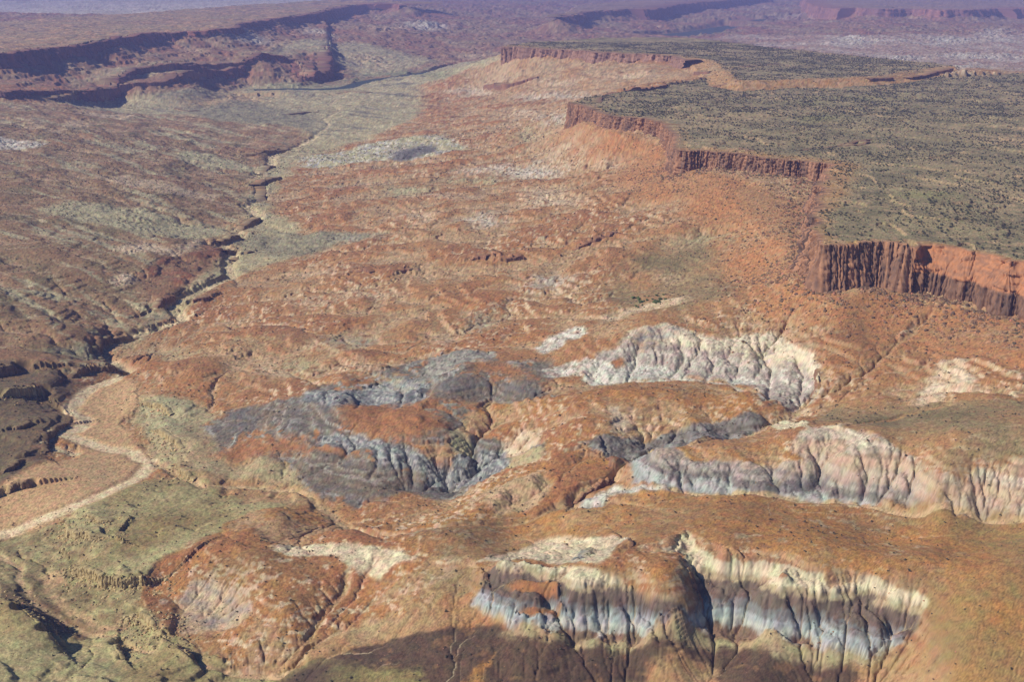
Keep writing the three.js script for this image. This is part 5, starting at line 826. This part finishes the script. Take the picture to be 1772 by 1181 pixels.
  for (let q = 0; q + 1 < cuts.length; q++) {
    const a = cuts[q], b = cuts[q + 1], m = b - a + 1, pos = new Float32Array(m * W * 3), col = new Float32Array(m * W * 3), ind = [];
    if (m < 2) continue;
    for (let i = 0; i < m; i++) for (let v = 0; v < W; v++) { const p = P0[a + i][v], c = COL[a + i][v], k = 3 * (i * W + v); pos[k] = p[0]; pos[k + 1] = p[1]; pos[k + 2] = -p[2]; col[k] = c[0]; col[k + 1] = c[1]; col[k + 2] = c[2]; }
    for (let i = 0; i + 1 < m; i++) for (let v = 0; v + 1 < W; v++) { const k = i * W + v; if (outward < 0) ind.push(k, k + W, k + 1, k + 1, k + W, k + W + 1); else ind.push(k, k + 1, k + W, k + 1, k + W + 1, k + W); }
    const g = new THREE.BufferGeometry(); g.setAttribute('position', new THREE.BufferAttribute(pos, 3)); g.setAttribute('color', new THREE.BufferAttribute(col, 3)); g.setIndex(ind); g.computeVertexNormals();
    const mesh = new THREE.Mesh(g, rockMat); mesh.castShadow = mesh.receiveShadow = true;
    mesh.name = o.single(line[a][0], line[a][1]) ? o.piece : 'cliff_face'; o.parent.add(mesh);
  }
}
const rgb = C;
const turnOut = (pts, poly) => { const i = Math.floor(pts.length / 2), a = pts[i - 1], b = pts[i + 1], l = Math.hypot(b[0] - a[0], b[1] - a[1]); let s = 0; for (let k = 3; k < pts.length - 3; k += 3) { const p = pts[k - 2], q = pts[k + 2], L = Math.hypot(q[0] - p[0], q[1] - p[1]), e = 0.006 * pts[k][1]; s += poly.inside(pts[k][0] - (q[1] - p[1]) / L * e, pts[k][1] + (q[0] - p[0]) / L * e) ? -1 : 1; } return Math.sign(s) || 1; };
const onH = (x, d) => sample(H, x, d);
const inner = (poly, top) => (x, d) => top(x, d);
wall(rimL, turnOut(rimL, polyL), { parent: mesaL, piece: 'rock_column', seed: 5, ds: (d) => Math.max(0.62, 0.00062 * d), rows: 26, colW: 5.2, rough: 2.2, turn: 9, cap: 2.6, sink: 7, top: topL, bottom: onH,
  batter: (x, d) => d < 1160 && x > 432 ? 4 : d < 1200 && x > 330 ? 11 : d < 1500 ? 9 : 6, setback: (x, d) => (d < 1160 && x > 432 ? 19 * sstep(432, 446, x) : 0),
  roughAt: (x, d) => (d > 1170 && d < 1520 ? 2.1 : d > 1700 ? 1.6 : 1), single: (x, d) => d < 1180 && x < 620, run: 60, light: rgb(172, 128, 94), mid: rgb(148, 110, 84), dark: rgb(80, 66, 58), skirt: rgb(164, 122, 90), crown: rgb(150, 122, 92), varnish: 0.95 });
wall(rimU, turnOut(rimU, polyU), { parent: mesaU, piece: 'cliff_face', seed: 9, ds: (d) => 0.0009 * d, rows: 16, colW: 15, rough: 6, turn: 25, cap: 2.4, sink: 12, top: topU, bottom: onH, batter: 16, single: () => false, run: 70, light: rgb(164, 126, 102), mid: rgb(146, 112, 92), dark: rgb(98, 78, 68), skirt: rgb(160, 122, 98), crown: rgb(146, 122, 94), varnish: 0.8 });
wall(rimC, turnOut(rimC, polyC), { parent: mesaC, broken: 1.1, piece: 'cliff_face', seed: 13, ds: (d) => 0.001 * d, rows: 12, colW: 34, rough: 12, turn: 60, cap: 2.4, sink: 14, top: topC, bottom: onH, batter: 14, single: () => false, run: 90, light: rgb(160, 108, 88), mid: rgb(138, 92, 78), dark: rgb(84, 62, 60), skirt: rgb(146, 104, 88), crown: rgb(150, 122, 100), varnish: 0.85 });
wall(rimT, turnOut(rimT, polyT), { parent: mesaT, broken: 0.8, piece: 'cliff_face', seed: 17, ds: (d) => 0.001 * d, rows: 12, colW: 26, rough: 9, turn: 50, cap: 2.4, sink: 10, top: (x, d, nx, nd) => onH(x - nx * cellAt(d) * 1.6, d - nd * cellAt(d) * 1.6), bottom: onH, batter: 8, single: () => false, run: 80, light: rgb(150, 100, 80), mid: rgb(128, 90, 76), dark: rgb(84, 62, 56), skirt: rgb(146, 104, 86), crown: rgb(146, 134, 110), varnish: 0.85 });
wall(rim1, turnOut(rim1, poly1), { parent: mesa1, broken: 1.6, piece: 'cliff_face', seed: 19, ds: (d) => 0.001 * d, rows: 10, colW: 46, rough: 16, turn: 90, cap: 2.4, sink: 14, top: (x, d) => H1 + 14 * fbm(x / 200, d / 200, 3), bottom: onH, batter: 26, single: () => false, run: 80, light: rgb(150, 104, 92), mid: rgb(128, 92, 84), dark: rgb(88, 66, 66), skirt: rgb(146, 110, 98), crown: rgb(150, 126, 110), varnish: 0.8 });
wall(rim2, turnOut(rim2, poly2), { parent: mesa2, broken: 1.2, piece: 'cliff_face', seed: 23, ds: (d) => 0.001 * d, rows: 10, colW: 46, rough: 14, turn: 90, cap: 2.4, sink: 14, top: (x, d) => H2 + 8 * fbm(x / 250, d / 250, 3), bottom: onH, batter: 22, single: () => false, run: 80, light: rgb(170, 122, 104), mid: rgb(150, 110, 98), dark: rgb(104, 78, 76), skirt: rgb(160, 122, 106), crown: rgb(150, 126, 106), varnish: 0.8 });
const LEDGE_TINT = { tan: [rgb(160, 138, 104), rgb(128, 104, 76), rgb(88, 72, 58)], redrock: [rgb(160, 118, 90), rgb(132, 98, 76), rgb(84, 66, 56)], yellowrock: [rgb(196, 178, 128), rgb(160, 142, 98), rgb(104, 90, 66)] };
LG.forEach((l, i) => {
  const d0 = l.Z[0], near = d0 < 1150, [li, mi, da] = LEDGE_TINT[l.rock], [px, py] = LEDGES[i][0][0];
  const g = group('rock_ledge', '', 'ledge', 'structure'); g.userData.label = LEDGE_LABEL(i, l);
  wall(l.w, -l.sign, { parent: g, piece: 'rock_block', seed: 100 + i, ds: (d) => Math.max(0.5, 0.0007 * d), rows: near ? 9 : 6, colW: near ? 3.6 : Math.max(4, d0 * 0.003), rough: Math.min(l.h * 0.16, near ? 1.1 : 2), turn: l.h, cap: 1.6, sink: 2.5,
    top: (x, d, nx, nd) => onH(x - nx * cellAt(d) * 1.3, d - nd * cellAt(d) * 1.3) + 0.2, bottom: onH, batter: l.h * 0.12, single: () => d0 < 960, run: 40, light: li, mid: mi, dark: da, skirt: mi, crown: lerp3(mi, li, 0.5), varnish: 0.7 });
});
function LEDGE_LABEL(i, l) { return LEDGE_WORDS[i]; }

// ---------------------------------------------------------------- water
const water = new THREE.MeshPhysicalMaterial({ color: new THREE.Color().setRGB(0.05, 0.075, 0.055), roughness: 0.55, metalness: 0, ior: 1.33 });
RIVERS.forEach((r, i) => {
  const pos = [], ind = [];
  r.g.forEach(([x, d], k) => { const a = r.g[Math.max(0, k - 1)], b = r.g[Math.min(r.g.length - 1, k + 1)], L = Math.hypot(b[0] - a[0], b[1] - a[1]), nx = -(b[1] - a[1]) / L, nd = (b[0] - a[0]) / L; for (const s of [-1.3, 0, 1.3]) pos.push(x + nx * s * r.w, r.y, -(d + nd * s * r.w)); });
  for (let k = 0; k + 1 < r.g.length; k++) for (const s of [0, 1]) { const q = 3 * k + s; ind.push(q, q + 3, q + 1, q + 1, q + 3, q + 4); }
  const g = new THREE.BufferGeometry(); g.setAttribute('position', new THREE.Float32BufferAttribute(pos, 3)); g.setIndex(ind); g.computeVertexNormals();
  if (g.attributes.normal.getY(0) < 0) { for (let q = 0; q < ind.length; q += 3) [ind[q], ind[q + 1]] = [ind[q + 1], ind[q]]; g.setIndex(ind); g.computeVertexNormals(); }
  const m = new THREE.Mesh(g, water); m.name = numbered('river'); tag(m, ['dark green river bend below the ledgy far left cliffs', 'blue river reach just behind the farther juniper mesa', 'thin blue river reach at the foot of the top right mesa'][i], 'river', null, 'structure'); m.receiveShadow = true; scene.add(m);
});

// ---------------------------------------------------------------- loose rocks and plants
const blob = (seed, detail, squash, rough) => { const g = new THREE.IcosahedronGeometry(0.5, detail), p = g.attributes.position; for (let i = 0; i < p.count; i++) { const x = p.getX(i), y = p.getY(i), z = p.getZ(i), f = 1 + rough * noise(x * 3 + seed, y * 3 + z * 2.3 + seed * 1.7); p.setXYZ(i, x * f * 1.15, y * f * squash, z * f); } g.computeVertexNormals(); return g; };
const stoneMat = (c) => new THREE.MeshStandardMaterial({ color: new THREE.Color().setRGB(...c), roughness: 0.95, flatShading: true });
const leafMat = (c) => new THREE.MeshStandardMaterial({ color: new THREE.Color().setRGB(...c), roughness: 1, side: THREE.DoubleSide, flatShading: true });
function crownShape(seed, n) { // tufts of leaf faces spread through an uneven crown
  const R = rng(seed), parts = [];
  for (let k = 0; k < n; k++) {
    const a = R() * 6.283, e = Math.acos(1 - 1.5 * R()), r = 0.18 + 0.3 * R(), s = 0.2 + 0.22 * R(), g = new THREE.TetrahedronGeometry(s, 0);
    g.rotateX(R() * 6); g.rotateY(R() * 6); g.scale(1.1, 0.85, 1.1); g.translate(Math.cos(a) * Math.sin(e) * r, 0.42 + Math.cos(e) * r * 0.8, Math.sin(a) * Math.sin(e) * r); parts.push(g);
  }
  return mergeGeometries(parts);
}
function scatter(list, largest, makeOne, massName, massLabel, massCat, geos, mat, tints) {
  // the ones that show largest are things of their own, the rest one mass
  list.sort((a, b) => b.s / b.d - a.s / a.d);
  list.slice(0, largest).forEach(makeOne);
  const rest = list.slice(largest), R = rng(91); if (!rest.length) return;
  const root = rest.length, per = geos.map(() => []); rest.forEach((r, i) => per[i % geos.length].push(r));
  const g = new THREE.Group(); g.name = numbered(massName); tag(g, massLabel, massCat, null, 'stuff');
  const m4 = new THREE.Matrix4(), q = new THREE.Quaternion(), up = new THREE.Vector3(0, 1, 0), col = new THREE.Color();
  per.forEach((l, i) => {
    if (!l.length) return; const im = new THREE.InstancedMesh(geos[i], mat, l.length);
    l.forEach((r, k) => { q.setFromAxisAngle(up, r.turn); m4.compose(new THREE.Vector3(r.x, r.y, -r.d), q, new THREE.Vector3(r.s, r.s * r.v, r.s)); im.setMatrixAt(k, m4); const t = tints[Math.floor(R() * tints.length)], f = 0.75 + 0.5 * R(); im.setColorAt(k, col.setRGB(t[0] * f * f, t[1] * f * (0.85 + 0.3 * R()), t[2] * f)); });
    im.name = massName.replace(/_(field|scrub|woodland)$/, '') + '_mass'; im.userData.kind = 'stuff'; im.castShadow = im.receiveShadow = true; g.add(im);
  });
  scene.add(g);
}
const inFrame = (x, d) => Math.abs(x) < 0.48 * d * 1.02;
// junipers on the mesa tops
{
  const R = rng(401), list = [];
  for (let k = 0; k < 420000; k++) {
    const d = Math.sqrt(mix(1000 * 1000, 4400 * 4400, R())), x = d * 0.53 * (2 * R() - 1), r = R(), s = R(), t = R(), u = R();
    const on = polyU.inside(x, d) ? 2 : polyL.inside(x, d) ? 1 : 0; if (!on) continue;
    const open = 0.5 + 1.5 * fbm(x / 120, d / 120 + 4, 3) + 1.1 * fbm(x / 28, d / 28 + 4, 2); if (r > open) continue;
    if (on === 2 && lineDist(SX, SZ, SX.length, false, x, d) < 70 && u > 0.15) continue;
    list.push({ x, d, y: sample(H, x, d) - 0.1, s: (0.95 + 1.9 * s * s * s * s) * (d > 2200 ? 1.2 : 1), v: 0.75 + 0.4 * t, turn: u * 6.28 });
  }
  const crowns = [1, 2, 3].map((i) => crownShape(i, 26)), leaf = leafMat([1, 1, 1]), own = leafMat([0.075, 0.078, 0.05]), bark = stoneMat([0.11, 0.085, 0.065]);
  const trunk = new THREE.CylinderGeometry(0.035, 0.07, 0.34, 6); trunk.translate(0, 0.13, 0);
  const proto = crowns.map((c) => { const t = new THREE.Group(); const a = new THREE.Mesh(trunk, bark), b = new THREE.Mesh(c, own); a.name = 'trunk'; b.name = 'crown'; a.castShadow = b.castShadow = true; t.add(a, b); return t; });
  const near = list.filter((r) => inFrame(r.x, r.d) && r.d < 1500), far = list.filter((r) => !(inFrame(r.x, r.d) && r.d < 1500));
  near.sort((a, b) => b.s / b.d - a.s / a.d);
  near.slice(0, 300).forEach((r, i) => { const o = proto[i % 3].clone(); o.name = numbered('juniper'); o.position.set(r.x, r.y, -r.d); o.rotation.y = r.turn; o.scale.set(r.s, r.s * r.v, r.s); tag(o, 'dark green juniper standing on the near mesa terrace', 'tree', 'junipers on the near mesa terrace'); scene.add(o); });
  scatter([...near.slice(300), ...far], 0, () => {}, 'juniper_woodland', 'scattered dark juniper scrub covering the mesa tops', 'trees', crowns, leaf, [[0.075, 0.078, 0.05], [0.09, 0.09, 0.06], [0.058, 0.064, 0.042]]);
}
// shrubs on the slopes
{
  const R = rng(733), list = [], kinds = new Set(['sand', 'dry_wash', 'grey_badlands', 'white_badlands', 'banded_badlands', 'pale_scarp', 'pale_hollow']);
  const formAt = (x, d) => { const j = rowOf(d), i = clamp(Math.round((x / (ROWS[j] * half(ROWS[j])) + 1) / 2 * (NX - 1)), 0, NX - 1); return FORMS[FORM[j * NX + i]]; };
  for (let k = 0; k < 90000; k++) {
    const d = Math.sqrt(mix(520 * 520, 2900 * 2900, R())), x = d * 0.56 * (2 * R() - 1), r = R(), s = R(), t = R(), u = R();
    if (polyL.inside(x, d)) continue; const f = formAt(x, d); if (kinds.has(f) && r > 0.12) continue;
    if (r > 0.5 + 1.2 * fbm(x / 60, d / 60, 2)) continue;
    list.push({ x, d, y: sample(H, x, d) - 0.1, s: (0.5 + 1.1 * s * s * s) * (0.8 + d / 2400), v: 0.8, turn: u * 6.28 });
  }
  const geos = [5, 6].map((i) => crownShape(i, 9)), own = leafMat([0.09, 0.08, 0.05]), vis = list.filter((r) => inFrame(r.x, r.d) && r.d > 560), rest = list.filter((r) => !(inFrame(r.x, r.d) && r.d > 560));
  vis.sort((a, b) => b.s / b.d - a.s / a.d);
  vis.slice(0, 300).forEach((r, i) => { const o = new THREE.Mesh(geos[i % 2], own); o.name = numbered('desert_shrub'); o.position.set(r.x, r.y, -r.d); o.rotation.y = r.turn; o.scale.setScalar(r.s); o.castShadow = true; tag(o, 'small olive desert shrub growing on a bare slope', 'shrub', 'shrubs on the bare desert slopes'); scene.add(o); });
  scatter([...vis.slice(300), ...rest], 0, () => {}, 'desert_scrub', 'sparse low shrubs dotted over the red slopes', 'shrubs', geos, leafMat([1, 1, 1]), [[0.10, 0.085, 0.055], [0.07, 0.065, 0.04], [0.15, 0.12, 0.08]]);
  // bright green bushes by the seep under the talus
  const g2 = [7, 8].map((i) => crownShape(i, 16)), gm = leafMat([0.10, 0.14, 0.045]), R2 = rng(7);
  for (let k = 0; k < 34; k++) { const px = 1095 + 65 * R2(), py = 512 + 14 * R2() - (px - 1095) * 0.1 + 4, [x, d] = ground(px, py), o = new THREE.Mesh(g2[k % 2], gm), s = 2 + 2.5 * R2(); o.name = numbered('green_bush'); o.position.set(x, sample(H, x, d), -d); o.scale.set(s, s * 0.8, s); o.rotation.y = R2() * 6; o.castShadow = true; tag(o, 'bright green bush in the seep below the mesa talus', 'bush', 'green bushes in the seep'); scene.add(o); }
}
// boulders
{
  const R = rng(515), list = [], LX = rimL.filter((q) => q[1] < 1900);
  const FX = Float64Array.from(LX, (q) => q[0]), FZ = Float64Array.from(LX, (q) => q[1]);
  for (let k = 0; k < 42000; k++) { // below the mesa cliffs
    const q = LX[Math.floor(R() * LX.length)], a = R() * 6.283, r = 14 + 170 * R() * R(), x = q[0] + Math.cos(a) * r, d = q[1] + Math.sin(a) * r, s = R(), t = R(), u = R();
    if (d < 700 || polyL.inside(x, d) || polyL.inside(x + 6, d + 6)) continue; if (u > 0.45 + 1.3 * fbm(x / 35, d / 35, 3)) continue;
    list.push({ x, d, y: sample(H, x, d) + 0.05, s: 0.9 + 3.6 * Math.pow(s, 4), v: 1, turn: t * 6.28 });
  }
  for (let k = 0; k < 130000; k++) { // over the near red slopes
    const d = Math.sqrt(mix(520 * 520, 2300 * 2300, R())), x = d * 0.56 * (2 * R() - 1), s = R(), t = R(), u = R(); if (polyL.inside(x, d) || u > 0.3 + 1.5 * fbm(x / 45 + 8, d / 45, 3)) continue;
    list.push({ x, d, y: sample(H, x, d) + 0.05, s: (0.4 + 0.9 * Math.pow(s, 6)) * (0.6 + d / 1700), v: 0.9, turn: t * 6.28 });
  }
  const geos = [1, 2, 3].map((i) => blob(i * 3.7, 1, 0.8, 0.55)), mats = [stoneMat(rgb(126, 98, 74)), stoneMat(rgb(104, 84, 66)), stoneMat(rgb(150, 118, 90))];
  const vis = list.filter((r) => inFrame(r.x, r.d)), rest = list.filter((r) => !inFrame(r.x, r.d)); vis.sort((a, b) => b.s / b.d - a.s / a.d);
  vis.slice(0, 300).forEach((r, i) => { const o = new THREE.Mesh(geos[i % 3], mats[i % 3]); o.name = numbered('boulder'); o.position.set(r.x, r.y, -r.d); o.rotation.y = r.turn; o.scale.setScalar(r.s); o.castShadow = o.receiveShadow = true; tag(o, 'rough brown boulder lying loose on a bare slope', 'boulder', 'loose boulders on the red slopes'); scene.add(o); });
  scatter([...vis.slice(300), ...rest], 0, () => {}, 'boulder_field', 'small loose stones strewn over the talus and red slopes', 'stones', geos, stoneMat([1, 1, 1]), [rgb(126, 98, 74), rgb(96, 80, 62), rgb(156, 122, 94), rgb(140, 112, 86)]);
  // blocks fallen from the yellow ledges
  const blocks = [], R3 = rng(88);
  LG.forEach((l) => { if (l.rock !== 'yellowrock') return; for (let k = 0; k < l.n * 5; k++) { const i = Math.floor(R3() * (l.n - 1)), tx = l.X[i + 1] - l.X[i], tz = l.Z[i + 1] - l.Z[i], L = Math.hypot(tx, tz) || 1, r = 2 + 26 * R3() * R3(), x = l.X[i] + tz / L * l.sign * r + 3 * (R3() - 0.5), d = l.Z[i] - tx / L * l.sign * r, s = 0.7 + 2.6 * Math.pow(R3(), 3); blocks.push({ x, d, s, y: sample(H, x, d), turn: R3() * 6, v: 1 }); } });
  for (let k = 0; k < 260; k++) { const px = 200 + 130 * R3(), py = 1062 + 60 * R3(), [x, d] = ground(px, py); blocks.push({ x, d, s: 0.7 + 2.4 * Math.pow(R3(), 3), y: sample(H, x, d), turn: R3() * 6, v: 1 }); }
  const bg = [4, 5].map((i) => { const g = blob(i * 2.3, 0, 0.8, 0.3); return g; }), bm = [stoneMat(rgb(190, 172, 124)), stoneMat(rgb(160, 144, 104))];
  blocks.sort((a, b) => b.s / b.d - a.s / a.d);
  blocks.slice(0, 260).forEach((r, i) => { const o = new THREE.Mesh(bg[i % 2], bm[i % 2]); o.name = numbered('sandstone_block'); o.position.set(r.x, r.y, -r.d); o.rotation.y = r.turn; o.scale.setScalar(r.s); o.castShadow = true; tag(o, 'yellowish sandstone block fallen beside the lower left ledges', 'rock', 'blocks fallen from the yellow ledges'); scene.add(o); });
  scatter(blocks.slice(260), 0, () => {}, 'rubble_field', 'small yellow rubble below the lower left ledges', 'rubble', bg, stoneMat([1, 1, 1]), [rgb(190, 172, 124), rgb(150, 134, 98)]);
}
renderer.render(scene, camera);
